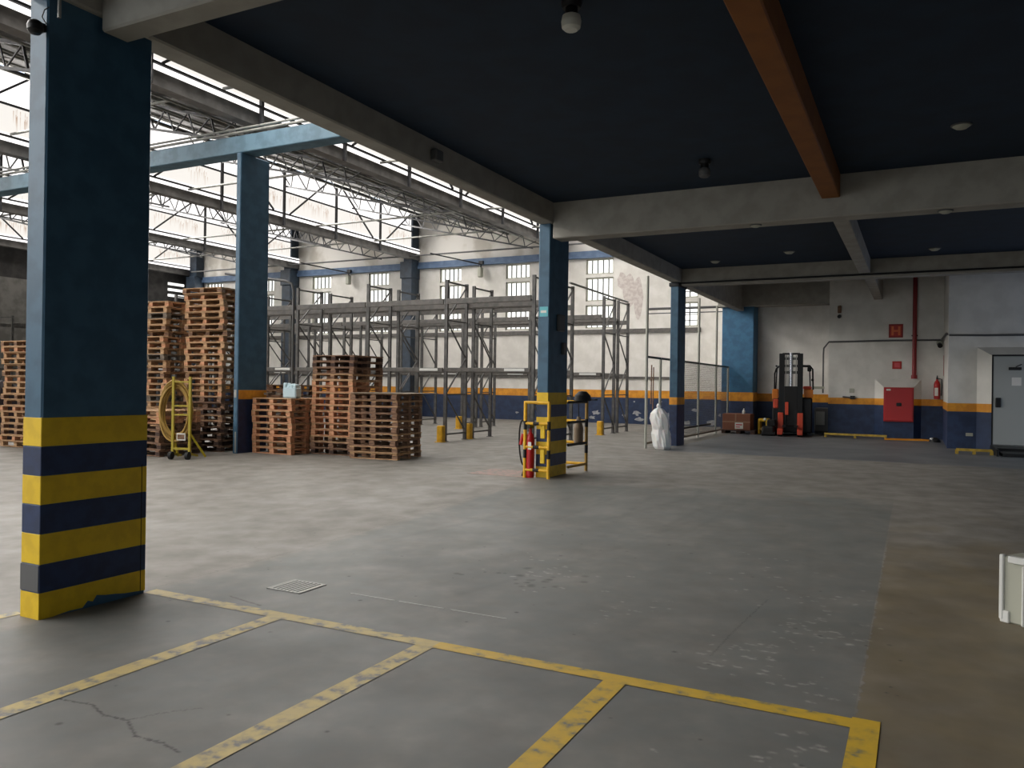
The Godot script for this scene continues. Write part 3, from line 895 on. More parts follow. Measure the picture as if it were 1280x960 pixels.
	jq.quad(Vector3(dx0, 1.36, ZP), Vector3(dix, 1.36, zd), Vector3(dix, diy, zd), Vector3(dx0, dy, ZP))
	jq.quad(Vector3(dix, diy, zd), Vector3(3.3, diy, zd), Vector3(3.4, dy, ZP), Vector3(dx0, dy, ZP))
	obj("splayed_reveal", jq, M.wall_bay, wd)
	for e in [["yellow_band", 1.15, 1.36, M.band_yellow], ["blue_dado", 0.15, 1.15, M.dado_blue]]:
		var q := MB.new()
		q.quad(Vector3(dx0, e[1], ZP), Vector3(dix, e[1], zd), Vector3(dix, e[2], zd), Vector3(dx0, e[2], ZP))
		obj(e[0], q, e[3], wd)
	dado(wd, Vector3(0.685, 0, ZR + 0.01), Vector3(dx0, 0, ZP + 0.005), 0.15, 1.15, 1.36)
	var door := struct("door_1", MB.new().cham(Vector3(dix + 0.03, 0.36, zd - 0.05), Vector3(3.2, diy - 0.02, zd), 0.01), M.door_grey)
	obj("handle", MB.new().cham(Vector3(dix + 0.08, 1.28, zd), Vector3(dix + 0.2, 1.52, zd + 0.06), 0.015), M.black_metal, door)
	obj("door_closer", MB.new().cham(Vector3(dix + 0.35, 2.2, zd), Vector3(dix + 0.62, 2.27, zd + 0.06), 0.01).bar(Vector3(dix + 0.5, 2.28, zd + 0.05), Vector3(dix + 0.62, 2.34, zd + 0.02), 0.03, 0.02), M.dark_metal, door)
	obj("notice", MB.new().span(Vector3(dix + 0.42, 1.82, zd), Vector3(dix + 0.62, 2.02, zd + 0.003)), M.paper, door)
	obj("frame", MB.new().span(Vector3(dix, 0.3, zd - 0.05), Vector3(dix + 0.03, diy, zd + 0.01)).span(Vector3(dix, diy - 0.02, zd - 0.05), Vector3(3.25, diy + 0.02, zd + 0.01)), M.dark_metal, door)
	# steel step before the door
	var sp := thing("door_step", "dark steel ramp and step before the grey door", "step", Vector3(1.62, 0.2, ZP + 0.7))
	obj("deck", MB.new().cham(Vector3(0.0, 0.06, -0.33), Vector3(1.6, 0.13, 0.55), 0.01), M.black_metal, sp)
	obj("lower_step", MB.new().cham(Vector3(0.1, 0.0, 0.55), Vector3(1.6, 0.07, 1.5), 0.01), M.dark_metal, sp)
	obj("side_plate", MB.new().cham(Vector3(-0.02, 0.0, -0.2), Vector3(0.03, 0.16, 1.55), 0.005), M.black_metal, sp)
	# conduit on the pilaster wall
	var c2 := thing("electrical_conduit", "dark conduit across the pilaster wall above the grey door", "conduit", Vector3(0, 3.08, ZP + 0.03))
	obj("pipe", MB.new().path([Vector3(0.62, 0.13, -4.05), Vector3(0.66, 0.1, -0.6), Vector3(0.72, 0.02, 0), Vector3(1.5, 0.0, 0), Vector3(6.4, 0.0, 0)], 0.03, 6), M.conduit_grey, c2)
	var c3 := thing("dome_camera", "small dark dome camera at the inner corner under the conduit", "camera", Vector3(0.57, 3.08, ZR + 0.02))
	obj("mount", MB.new().cham(Vector3(-0.08, 0.0, 0), Vector3(0.08, 0.1, 0.14), 0.02), M.grey_plastic, c3)
	obj("lens_body", MB.new().tube(Vector3(0, 0, 0.08), Vector3(0.02, -0.06, 0.2), 0.07, 10), M.black_metal, c3)
	# fire extinguisher in the corner
	var fx := thing("fire_extinguisher", "red fire extinguisher with white label hung in the corner by the pilaster", "extinguisher", Vector3(0.52, 1.42, ZR + 0.12))
	obj("cylinder", MB.new().lathe(Vector3.ZERO, [Vector2(0, 0), Vector2(0.075, 0.0), Vector2(0.085, 0.03), Vector2(0.085, 0.45), Vector2(0.06, 0.53), Vector2(0.03, 0.56), Vector2(0.03, 0.6), Vector2(0, 0.6)], 14), M.red_paint, fx)
	obj("label", MB.new().span(Vector3(-0.065, 0.1, 0.08), Vector3(0.03, 0.34, 0.09)), M.paper, fx)
	obj("valve", MB.new().box(Vector3(0, 0.63, 0), Vector3(0.05, 0.06, 0.12)).bar(Vector3(0, 0.66, 0), Vector3(0, 0.7, 0.12), 0.03, 0.02), M.black_metal, fx)
	obj("hose", MB.new().path([Vector3(0.03, 0.62, 0.03), Vector3(0.12, 0.6, 0.05), Vector3(0.13, 0.4, 0.06), Vector3(0.11, 0.1, 0.06)], 0.014, 6), M.rubber, fx)
	var xs := thing("extinguisher_sign", "narrow red sign strip above the corner fire extinguisher", "sign", Vector3(0.683, 2.42, ZR + 0.5))
	obj("plate", MB.new().span(Vector3(-0.006, -0.3, -0.12), Vector3(0, 0.3, 0.12)), M.sign_red, xs)
	var sb := thing("corner_clutter", "small black lump with white spots on the floor in the pilaster corner", "debris", Vector3(0.45, 0.2, ZR + 1.6))
	obj("lump", MB.new().lathe(Vector3.ZERO, [Vector2(0.16, 0), Vector2(0.14, 0.07), Vector2(0.06, 0.13), Vector2(0, 0.14)], 9), M.rubber, sb)
	obj("cap", MB.new().lathe(Vector3(-0.08, 0.08, 0.06), [Vector2(0.05, 0), Vector2(0.04, 0.04), Vector2(0, 0.05)], 8), M.white_plastic, sb)
	var ld := thing("wall_plate", "small pale plate low on the pilaster dado", "plate", Vector3(1.18, 0.57, ZP + 0.006))
	obj("plate", MB.new().cham(Vector3(-0.08, -0.04, 0), Vector3(0.08, 0.04, 0.012), 0.004), M.grey_plastic, ld)
	# low yellow kerb rails
	var k1 := kerb(Vector3(-2.55, 0.2, -26.35), Vector3(-0.8, 0.2, -26.2), "long low yellow steel kerb rail before the hydrant wall", M.kerb_yellow)
	var k2 := kerb(Vector3(-0.85, 0.2, -26.05), Vector3(0.35, 0.2, -26.3), "faded orange kerb strip before the hydrant niche", M.band_yellow, 0.05)
	var k3 := kerb(Vector3(0.82, 0.2, -21.4), Vector3(1.55, 0.2, -21.4), "short yellow kerb rail at the foot of the pilaster", M.kerb_yellow)

func kerb(a: Vector3, b: Vector3, label: String, mat: Material, h := 0.13) -> Node3D:
	var o := thing("kerb_rail", label, "kerb", a)
	var d := b - a
	obj("rail", MB.new().bar(Vector3(0, h - 0.03, 0), d + Vector3(0, h - 0.03, 0), 0.08, 0.06), mat, o)
	for t in [0.02, 0.5, 0.98]:
		obj("foot", MB.new().box(d * t + Vector3(0, (h - 0.03) * 0.5, 0), Vector3(0.07, h - 0.03, 0.07)), mat, o)
	return o

# ------------------------------------------------------------------ columns and beams
func striped_column(at: Vector3, depth: float, top: float, label: String, worn: bool) -> Node3D:
	var w := EX - XO
	var o := thing("striped_column", label, "column", at, 0, "", "thing")
	# x: -w..0, z: 0..-depth
	obj("shaft", MB.new().cham(Vector3(-w, -0.05, -depth), Vector3(0, top, 0), 0.012), M.column_blue, o)
	var e := 0.0025
	var ys := [0.0, 0.18, 0.375, 0.585, 0.785, 0.985, 1.185, 1.385]
	for i in 7:
		var y0: float = ys[i]
		var y1: float = ys[i + 1]
		var mat: Material = M.stripe_yellow if i % 2 == 0 else M.stripe_blue
		if i == 0 and worn:
			# the lowest band has lost its paint towards the far end
			var p := PackedVector2Array([Vector2(0, 0.0), Vector2(0.10, 0.0), Vector2(0.22, 0.012), Vector2(0.32, 0.008), Vector2(0.36, 0.05), Vector2(0.40, 0.035), Vector2(0.43, 0.075), Vector2(0.5, 0.06), Vector2(0.58, 0.05), Vector2(0.66, 0.035), Vector2(0.73, 0.03), Vector2(depth, 0.02), Vector2(depth, y1), Vector2(0, y1)])
			var b := MB.new()
			b.x = Transform3D(Basis(Vector3(0, 0, -1), Vector3.UP, Vector3(1, 0, 0)), Vector3(0, 0, 0))
			b.prism(p, -0.001, e)
			b.x = Transform3D()
			b.span(Vector3(-w - e, 0, -0.02), Vector3(0, y1, e))
			obj("yellow_band", b, mat, o)
		else:
			obj("yellow_band" if i % 2 == 0 else "blue_band", MB.new().cham(Vector3(-w - e, y0, -depth - e), Vector3(e, y1, e), 0.004), mat, o)
	return o

func columns_and_beams() -> void:
	var c1 := striped_column(Vector3(EX, 0, -3.41), 0.84, CEIL, "large near blue column with four yellow stripes at the parking bay", true)
	obj("edge_groove", MB.new().span(Vector3(-0.01, 0.02, -0.80), Vector3(0.0035, 1.0, -0.794)), M.gap_dark, c1)
	# scrape on the lower dark band
	obj("scrape", MB.new().span(Vector3(-0.203, 0.19, -0.02), Vector3(-0.004, 0.37, 0.0062)), M.conduit_grey, c1)
	# floodlight camera on it
	var fc := thing("column_camera", "round black camera on a stalk high on the near striped column", "camera", Vector3(-5.345, 4.05, -3.41))
	obj("mount", MB.new().cham(Vector3(-0.03, -0.03, 0.0), Vector3(0.004, 0.03, 0.05), 0.01).tube(Vector3(0.01, 0, 0.03), Vector3(0.0, 0, 0.06), 0.012), M.black_metal, fc)
	obj("body", MB.new().lathe(Vector3(-0.02, -0.015, 0.07), [Vector2(0, -0.05), Vector2(0.03, -0.044), Vector2(0.05, -0.02), Vector2(0.052, 0.01), Vector2(0.04, 0.038), Vector2(0.02, 0.05), Vector2(0, 0.052)], 16), M.black_metal, fc)
	obj("cable", MB.new().path([Vector3(0.02, 0.02, 0.02), Vector3(-0.01, 0.07, 0.03), Vector3(0.0, 0.12, 0.02), Vector3(0.03, 0.14, 0.006)], 0.004, 5), M.rubber, fc)
	var cp := thing("column_conduit", "short pale conduit coming down the top of the near striped column", "conduit", Vector3(-5.26, 4.12, -3.44))
	obj("pipe", MB.new().tube(Vector3(0.0, 0, 0.0), Vector3(0.0, 0.5, 0.0), 0.012, 8), M.galvanised, cp)
	var c2 := striped_column(on(EX, -11.8), 0.78, 4.3 - hf(-11.8), "blue column with yellow stripes inside the tubular guard, in the middle", false)
	obj("teal_sign", MB.new().span(Vector3(-0.17, 2.62, 0), Vector3(-0.02, 2.78, 0.006)), M.teal_sign, c2)
	obj("sign_strip", MB.new().span(Vector3(-0.15, 2.68, 0.006), Vector3(-0.05, 2.72, 0.008)), M.paper, c2)
	obj("switch_box", MB.new().cham(Vector3(0, 2.4, -0.52), Vector3(0.06, 2.68, -0.3), 0.01), M.conduit_grey, c2)
	obj("small_switch", MB.new().cham(Vector3(0, 2.02, -0.62), Vector3(0.05, 2.22, -0.5), 0.01), M.conduit_grey, c2)
	var c3 := thing("striped_column", "far blue column with a single yellow band beside the white bag", "column", on(EX, -19.6), 0, "", "thing")
	obj("shaft", MB.new().cham(Vector3(-0.2, -0.05, -0.7), Vector3(0, 4.15, 0), 0.012), M.column_blue, c3)
	obj("yellow_band", MB.new().cham(Vector3(-0.204, 1.02, -0.704), Vector3(0.004, 1.22, 0.004), 0.012), M.band_yellow, c3)
	obj("dark_base", MB.new().cham(Vector3(-0.204, 0.0, -0.704), Vector3(0.004, 1.02, 0.004), 0.012), M.stripe_blue, c3)
	obj("dark_collar", MB.new().cham(Vector3(-0.24, 3.98, -0.73), Vector3(0.02, 4.08, 0.03), 0.012), M.black_metal, c3)
	# warehouse column carrying the blue cross beam
	var hc := thing("warehouse_column", "tall blue warehouse column between the pallet stacks carrying the blue beam", "column", on(-12.74, -12.16), 0, "", "thing")
	obj("shaft", MB.new().cham(Vector3(0.06, -0.05, -0.82), Vector3(0.19, 6.25, 0.0), 0.015), M.column_blue, hc)
	obj("orange_band", MB.new().cham(Vector3(0.1, 1.12, -0.824), Vector3(0.194, 1.32, -0.01), 0.01), M.band_yellow, hc)
	obj("dark_base", MB.new().span(Vector3(0.1, 0.0, -0.823), Vector3(0.193, 1.12, -0.01)), M.stripe_blue, hc)
	obj("chipped_paint", MB.new().span(Vector3(0.09, 1.16, 0), Vector3(0.15, 1.32, 0.004)).span(Vector3(0.12, 0.02, 0), Vector3(0.16, 0.45, 0.004)), M.galvanised, hc)
	var bb := thing("blue_cross_beam", "pale blue concrete cross beam on the warehouse column under the roof", "beam", Vector3(0, 6.42, -12.4), 0, "", "thing")
	obj("beam", MB.new().cham(Vector3(-34.8, 0, -0.2), Vector3(XO, 0.36, 0.2), 0.015), M.beam_blue, bb)
	var cc := thing("beam_conduit", "pale conduit pair running along the top of the blue cross beam", "conduit", Vector3(0, 6.84, -12.2))
	obj("pipe", MB.new().tube(Vector3(-24, 0, 0), Vector3(-9.8, 0.0, 0), 0.03).tube(Vector3(-24, 0.12, -0.1), Vector3(-9.8, 0.12, -0.1), 0.025), M.tie_steel, cc)
	# concrete beams of the deck
	var eb := struct("trim_30", MB.new().cham(Vector3(XO, 4.29, ZN), Vector3(-5.29, CEIL + 0.1, -19.9), 0.015).cham(Vector3(XO, 4.29, -19.9), Vector3(-5.29, 5.3, ZB), 0.015), M.beam_grey)
	tag(eb, "long grey concrete edge beam of the deck over the column line", "beam")
	var zs := [[-3.78, -4.0, 4.17, "first grey cross beam, over the near striped column"], [-11.8, -12.15, 4.04, "second grey cross beam, over the guarded column"], [-19.7, -20.0, 4.2, "third grey cross beam, over the far single-band column"]]
	var n := 31
	for e in zs:
		var b := struct("trim_%d" % n, MB.new().cham(Vector3(-5.3, e[2], e[1]), Vector3(XR, (5.3 if e[0] < -19 else CEIL + 0.1), e[0]), 0.015), M.beam_grey)
		tag(b, e[3], "beam")
		n += 1
	var ob := struct("trim_34", MB.new().cham(Vector3(-1.22, 4.3, -11.8), Vector3(-0.98, CEIL + 0.1, -4.0), 0.012), M.beam_orange)
	tag(ob, "orange painted beam running along the dark ceiling to the cross beam", "beam")
	var wb := struct("trim_35", MB.new().cham(Vector3(-1.22, 4.3, -19.7), Vector3(-0.98, CEIL + 0.1, -12.15), 0.012), M.beam_grey)
	tag(wb, "pale beam continuing the orange one between the cross beams", "beam")
	var wc := struct("trim_36", MB.new().cham(Vector3(-1.25, 4.5, ZR), Vector3(-1.0, 5.3, -20.0), 0.012), M.beam_grey)
	tag(wc, "short pale beam running from the third cross beam to the hydrant wall", "beam")
	var pc := thing("beam_conduit", "dark conduit fixed along the lower edge of the third cross beam", "conduit", Vector3(0, 4.285, -19.66))
	obj("pipe", MB.new().tube(Vector3(-5.5, -0.02, 0), Vector3(6.4, 0.0, 0), 0.022), M.black_metal, pc)
	var jb := thing("junction_box", "small grey box on the inner face of the edge beam", "box", Vector3(-5.29, 4.36, -8.2))
	obj("body", MB.new().cham(Vector3(0, 0, -0.1), Vector3(0.09, 0.14, 0.06), 0.012), M.conduit_grey, jb)

# ------------------------------------------------------------------ paint and fittings on the floor
func line(a: Vector2, b: Vector2, w: float, mat: Material, label: String) -> void:
	var dd := (b - a).normalized() * 0.5 * w
	var s := Vector2(-dd.y, dd.x)
	var m := MB.new()
	var p := [a + s, a - s, b - s, b + s]
	var y := 0.003
	m.quad(Vector3(p[3].x, y, p[3].y), Vector3(p[2].x, y, p[2].y), Vector3(p[1].x, y, p[1].y), Vector3(p[0].x, y, p[0].y))
	var o := obj("parking_line", m, mat)
	tag(o, label, "floor line", "yellow lines of the parking bays")

func floor_marks() -> void:
	line(Vector2(-4.0, 1.0), Vector2(-4.0, -4.25), 0.13, M.line_pale, "faded yellow bay line nearest the large striped column")
	line(Vector2(-2.75, 1.0), Vector2(-2.75, -4.25), 0.13, M.line_pale, "faded yellow bay line, second from the large striped column")
	line(Vector2(-1.49, 1.0), Vector2(-1.49, -4.25), 0.13, M.line_yellow, "yellow bay line, third from the large striped column")
	line(Vector2(-0.21, 1.0), Vector2(-0.21, -4.38), 0.13, M.line_yellow, "bright yellow bay line at the edge of the brown concrete")
	line(Vector2(-5.34, -4.3), Vector2(-2.7, -4.3), 0.12, M.line_pale, "long cross line of the bays, its paler half from the striped column")
	line(Vector2(-2.7, -4.3), Vector2(-0.27, -4.3), 0.12, M.line_yellow, "long cross line of the bays, its brighter half at the brown concrete")
	line(Vector2(-5.62, -3.45), Vector2(-5.9, -1.5), 0.10, M.line_pale, "short pale line left of the large striped column")
	var pk := obj("floor_patch", MB.new().box(Vector3(-6.2, hf(-12.1) + 0.002, -12.1), Vector3(1.1, 0.004, 0.9)), M.paint_pink)
	tag(pk, "faded pink painted patch on the floor beside the guarded column", "floor patch")
	# grating
	var gr := thing("floor_grating", "small square metal drain grating in the bay floor", "grating", Vector3(-4.45, 0.0, -4.97))
	obj("pit", MB.new().box(Vector3(0, 0.0015, 0), Vector3(0.32, 0.003, 0.30)), M.gap_dark, gr)
	obj("frame", MB.new().span(Vector3(-0.17, 0, -0.16), Vector3(0.17, 0.007, -0.145)).span(Vector3(-0.17, 0, 0.145), Vector3(0.17, 0.007, 0.16)).span(Vector3(-0.17, 0, -0.16), Vector3(-0.155, 0.007, 0.16)).span(Vector3(0.155, 0, -0.16), Vector3(0.17, 0.007, 0.16)), M.galvanised, gr)
	for i in 8:
		obj("bar", MB.new().span(Vector3(-0.15 + i * 0.04, 0.001, -0.15), Vector3(-0.13 + i * 0.04, 0.006, 0.15)), M.galvanised, gr)
	var st := thing("joint_strip", "thin bright metal joint strip let into the bay floor", "strip", Vector3(-4.0, 0, -5.02))
	for i in 3:
		obj("strip", MB.new().span(Vector3(0.05 + i * 0.46, 0, -0.006), Vector3(0.05 + i * 0.46 + [0.42, 0.4, 0.46][i], 0.004, 0.006)), M.galvanised, st)

# ------------------------------------------------------------------ pallet racks
func rack_row(z0: float, z1: float, xs: Array, top: float, label: String, tags: bool) -> Node3D:
	var o := thing("pallet_rack", label, "rack", Vector3(0, 0.2, 0), 0, "rows of grey pallet racking")
	for x in xs:
		for z in [z0, z1]:
			# perforated upright
			obj("upright", MB.new().span(Vector3(x - 0.042, 0, z - 0.03), Vector3(x + 0.042, top, z + 0.03)).span(Vector3(x - 0.075, 0, z - 0.06), Vector3(x + 0.075, 0.012, z + 0.06)), M.rack_steel, o)
		obj("top_bar", MB.new().bar(Vector3(x, top - 0.05, z0), Vector3(x, top - 0.05, z1), 0.03, 0.04), M.rack_steel, o)
		obj("foot_bar", MB.new().bar(Vector3(x, 0.18, z0), Vector3(x, 0.18, z1), 0.03, 0.04), M.rack_steel, o)
		var y := 0.25
		var k := 0
		while y + 0.95 < top:
			obj("brace", MB.new().bar(Vector3(x, y, z0 if k % 2 else z1), Vector3(x, y + 0.95, z1 if k % 2 else z0), 0.03, 0.03), M.rack_steel, o)
			if k % 2 == 1: obj("brace", MB.new().bar(Vector3(x, y, z0), Vector3(x, y, z1), 0.03, 0.03), M.rack_steel, o)
			y += 0.95
			k += 1
	for i in xs.size() - 1:
		for z in [z0 + 0.05, z1 - 0.05]:
			obj("beam", MB.new().cham(Vector3(xs[i + 1] + 0.05, 3.50, z - 0.025), Vector3(xs[i] - 0.05, 3.64, z + 0.025), 0.008), M.rack_beam, o)
			obj("beam", MB.new().cham(Vector3(xs[i + 1] + 0.05, 1.78, z - 0.025), Vector3(xs[i] - 0.05, 1.88, z + 0.025), 0.008), M.rack_beam, o)
		if tags:
			obj("label_holder", MB.new().span(Vector3(xs[i] - 0.75, 1.80, z0 + 0.075), Vector3(xs[i] - 0.2, 1.865, z0 + 0.082)), M.white_plastic, o)
	return o

func racks() -> void:
	var a := []
	for i in 9: a.append(-8.28 - 2.47 * i)
	rack_row(-17.4, -18.4, a, 4.13, "front row of tall grey pallet racking behind the short pallet stacks", true)
	rack_row(-18.8, -19.8, a, 4.13, "grey pallet racking back to back behind the front rack row", false)
	var b := []
	for i in 9: b.append(-8.5 - 2.47 * i)
	rack_row(-22.8, -23.75, b, 4.2, "third row of grey pallet racking beyond the aisle", true)
	rack_row(-24.1, -25.05, b, 4.2, "rearmost row of grey pallet racking before the back wall", false)
	var tb := thing("bridge_tube", "thin steel tube bridging the rack tops beside the guarded column", "tube", Vector3(-8.42, 4.36, 0))
	obj("tube", MB.new().tube(Vector3(0.1, 0.06, -19.7), Vector3(-0.08, 0.075, -25.0), 0.03, 8), M.tie_steel, tb)
	var gp := [[-10.75, -17.20, "yellow post guard on the front rack upright, the nearest one"], [-10.75, -18.60, "yellow post guard just behind the nearest rack guard"], [-8.5, -22.6, "yellow post guard on the end rack right of the guarded column"], [-13.44, -22.6, "yellow post guard deep in the aisle left of the nearest guard"], [-15.91, -22.6, "yellow post guard farthest away among the racks, beside the pallet stack"]]
	for e in gp:
		var g := thing("post_guard", e[2], "guard", on(e[0], e[1]), 0, "yellow rack post guards")
		obj("shell", MB.new().cham(Vector3(-0.085, 0, -0.09), Vector3(0.085, 0.42, 0.07), 0.02), M.guard_yellow, g)
		obj("foot_plate", MB.new().cham(Vector3(-0.11, 0, -0.09), Vector3(0.11, 0.015, 0.11), 0.004), M.guard_yellow, g)
	var lr := rack_row(-0.5, 0.5, [7.4, 4.9, 2.4, -0.1], 3.9, "grey pallet racking along the far left wall, behind the near column", false)
	lr.position = Vector3(-32.0, 0.2, -19.0)
	lr.rotation.y = PI / 2
	# a bent stand pipe before the racks
	var pp := thing("stand_pipe", "thin grey stand pipe with bent top rising before the racks", "pipe", on(-15.4, -16.9))
	obj("pipe", MB.new().path([Vector3(0, 0, 0), Vector3(0, 4.0, 0), Vector3(-0.08, 4.2, 0), Vector3(-0.3, 4.28, 0), Vector3(-2.6, 4.6, 0)], 0.035, 8), M.conduit_grey, pp)

# ------------------------------------------------------------------ pallets
const PH := 0.129
func pallet_proto(variant: int) -> Node3D:
	var o := Node3D.new()
	var sets := [["wood_orange", "wood_tan"], ["wood_orange", "wood_orange"], ["wood_tan", "wood_tan"], ["wood_brown", "wood_tan"], ["wood_brown", "wood_brown"], ["wood_grey", "wood_grey"], ["wood_dark", "wood_brown"]]
	var s: Array = sets[variant]
	var r := RandomNumberGenerator.new()
	r.seed = 100 + variant
	var w := 1.08
	var d := 1.0
	var deck := MB.new()
	for i in 7:
		var z := lerpf(d * 0.5 - 0.06, -d * 0.5 + 0.06, i / 6.0)
		var h := r.randf_range(-0.002, 0.002)
		deck.cham(Vector3(-w * 0.5 + r.randf_range(-0.012, 0.012), PH - 0.021 + h, z - 0.062), Vector3(w * 0.5 + r.randf_range(-0.012, 0.012), PH + h - 0.004, z + 0.062), 0.003)
	for x in [-w * 0.5 + 0.06, 0.0, w * 0.5 - 0.06]:
		deck.span(Vector3(x - 0.05, PH - 0.040, -d * 0.5), Vector3(x + 0.05, PH - 0.021, d * 0.5))
	var a := obj("deck_boards", deck, M[s[1]], o)
	a.set_meta("kind", "stuff")
	var bl := MB.new()
	for x in [-w * 0.5 + 0.06, 0.0, w * 0.5 - 0.06]:
		for z in [-d * 0.5 + 0.06, 0.0, d * 0.5 - 0.06]:
			bl.cham(Vector3(x - 0.058 + r.randf_range(-0.01, 0.01), 0.018, z - 0.058), Vector3(x + 0.058 + r.randf_range(-0.01, 0.01), PH - 0.04, z + 0.058 + r.randf_range(-0.006, 0.006)), 0.004)
	a = obj("blocks", bl, M[s[0]], o)
	a.set_meta("kind", "stuff")
	var bt := MB.new()
	for z in [-d * 0.5 + 0.06, 0.0, d * 0.5 - 0.06]:
		bt.cham(Vector3(-w * 0.5, 0, z - 0.055), Vector3(w * 0.5, 0.018, z + 0.055), 0.003)
	a = obj("base_boards", bt, M[s[1]], o)
	a.set_meta("kind", "stuff")
	return o

var protos := []
func stack(at: Vector3, turn: float, n: int, where: String, pick: Callable, lean := 0.012) -> void:
	if protos.is_empty():
		for i in 7: protos.append(pallet_proto(i))
	for i in n:
		var k: int = pick.call(i)
		var o: Node3D = protos[k].duplicate()
		o.name = numbered("wooden_pallet")
		add_child(o, true)
		var j := Vector3(rng.randfn() * lean, 0, rng.randfn() * lean)
		o.position = at + Vector3(0, i * PH, 0) + j
		o.rotation.y = turn + rng.randfn() * 0.012
		var kind: String = ["orange-brown", "reddish orange", "pale tan", "brown", "dark brown", "grey weathered", "dark"][k]
		var pos: String = "topmost" if i == n - 1 else ("lowest" if i == 0 else nth_word(i) + " from the floor")
		tag(o, "%s wooden pallet, %s in %s" % [kind, pos, where], "pallet", "pallets in " + where)

func pallets() -> void:
	stack(on(-11.93, -12.98), 0.0, 9, "the short wrapped-pack stack", func(i): return [1, 0, 1, 1, 0, 1, 0, 1, 0][i])
	stack(on(-10.78, -13.50), 0.0, 16, "the middle two-tone stack", func(i): return [6, 4, 3, 1, 0, 1, 1, 0, 1, 0, 1, 0, 3, 4, 6, 6][i])
	stack(on(-9.56, -13.22), 0.09, 10, "the board-topped stack", func(i): return [3, 3, 4, 3, 4, 3, 4, 4, 3, 4][i])
	stack(on(-13.62, -12.68), 0.05, 27, "the tallest stack", func(i): return 6 if i < 4 else [4, 3, 6, 4][i % 4] if i < 9 else [0, 2, 3, 0, 3, 2, 0][(i * 5) % 7], 0.03)
	stack(on(-15.05, -12.5), 0.0, 25, "the tall stack behind the trolley", func(i): return [2, 3, 0, 5, 3, 0, 2][(i * 3) % 7], 0.03)
	stack(on(-13.75, -11.3), 0.0, 7, "the low stack beside the trolley", func(i): return [6, 6, 4, 6, 4, 1, 0][i])
	stack(on(-17.5, -11.1), 0.0, 18, "the stack left of the near column", func(i): return [2, 3, 0, 2, 3][(i * 2) % 5], 0.025)
	stack(on(-13.9, -15.0), 0.0, 11, "the rear stack", func(i): return [3, 4, 5][i % 3])
	var hp := thing("covered_heap", "dark maroon covered heap at the left edge behind the pallet stack", "heap", on(-20.6, -12.3))
	var nz := FastNoiseLite.new()
	nz.seed = 8
	nz.frequency = 1.1
	var hm := MB.new()
	for i in 14:
		for j in 14:
			var c := []
			for q in [[0, 0], [0, 1], [1, 1], [1, 0]]:
				var u: float = (i + q[0]) / 14.0 * 2.0 - 1.0
				var w: float = (j + q[1]) / 14.0 * 2.0 - 1.0
				var h := 1.45 * minf(1.0, 2.6 * (1.0 - maxf(absf(u), absf(w)))) * (0.9 + 0.2 * nz.get_noise_2d(u, w))
				c.append(Vector3(u * 0.9, maxf(0.0, h), w * 0.9))
			hm.quad(c[0], c[1], c[2], c[3])
	obj("cover", hm, M.dark_cover, hp)
	# loose board on the right stack
	var sh := thing("loose_board", "thin warped board lying on top of the right pallet stack", "board", on(-9.45, -13.25) + Vector3(0, 10 * PH, 0), 0.09)
	obj("sheet", MB.new().cham(Vector3(-0.62, 0, -0.62), Vector3(0.72, 0.016, 0.55), 0.004), M.sheet_board, sh)
	# wrapped pack: a lumpy block in bluish film
	var wp := thing("wrapped_pack", "pale blue film wrapped pack standing on the short pallet stack", "pack", on(-11.62, -12.75) + Vector3(0, 9 * PH, 0), 0.2)
	wp.scale = Vector3(0.78, 0.95, 0.78)
	var m := MB.new()
	var r := RandomNumberGenerator.new()
	r.seed = 9
	for i in 4:
		for j in 3:
			m.cham(Vector3(-0.19 + i * 0.096, 0, -0.14 + j * 0.096), Vector3(-0.19 + i * 0.096 + 0.094, 0.29 + r.randf_range(-0.02, 0.05), -0.14 + j * 0.096 + 0.094), 0.02)
	obj("bottles", m, M.wrap_blue, wp)
	obj("film", MB.new().cham(Vector3(-0.2, 0.0, -0.15), Vector3(0.2, 0.24, 0.155), 0.03), M.wrap_blue, wp)
	# weathered crate behind it
	var cr := thing("timber_offcut", "pile of brown timber offcuts behind the wrapped pack", "timber", on(-12.35, -13.1) + Vector3(0, 9 * PH, 0), 0.05)
	obj("plank", MB.new().cham(Vector3(-0.1, 0, -0.3), Vector3(0.42, 0.05, -0.2), 0.004).cham(Vector3(-0.1, 0, 0.1), Vector3(0.42, 0.05, 0.2), 0.004), M.wood_brown, cr)
	obj("plank", MB.new().cham(Vector3(-0.12, 0.05, -0.35), Vector3(0.0, 0.1, 0.3), 0.004).cham(Vector3(0.2, 0.05, -0.35), Vector3(0.34, 0.1, 0.3), 0.004), M.wood_grey, cr)
	obj("plank", MB.new().cham(Vector3(-0.08, 0.1, -0.2), Vector3(0.40, 0.16, -0.05), 0.004), M.wood_brown, cr)
	# hose trolley: two tall yellow posts on wheels with a coiled yellow hose
	var tr := thing("hose_trolley", "yellow two-post trolley with a big coiled hose before the pallets", "trolley", on(-12.55, -10.75), 0.35)
	for s in [-1, 1]:
		var x: float = 0.17 * s
		obj("post", MB.new().bar(Vector3(x, 0.1, 0), Vector3(x, 1.58, 0), 0.045, 0.045), M.trolley_yellow, tr)
		obj("wheel", MB.new().tube(Vector3(x - 0.03, 0.075, 0.06), Vector3(x + 0.03, 0.075, 0.06), 0.075, 14), M.rubber, tr)
		obj("leg", MB.new().bar(Vector3(x, 0.5, 0), Vector3(x + 0.22 * (1 if s > 0 else 0.0), 0.04, -0.2), 0.035, 0.035).bar(Vector3(x, 0.05, -0.3), Vector3(x, 0.12, 0.1), 0.04, 0.04), M.trolley_yellow, tr)
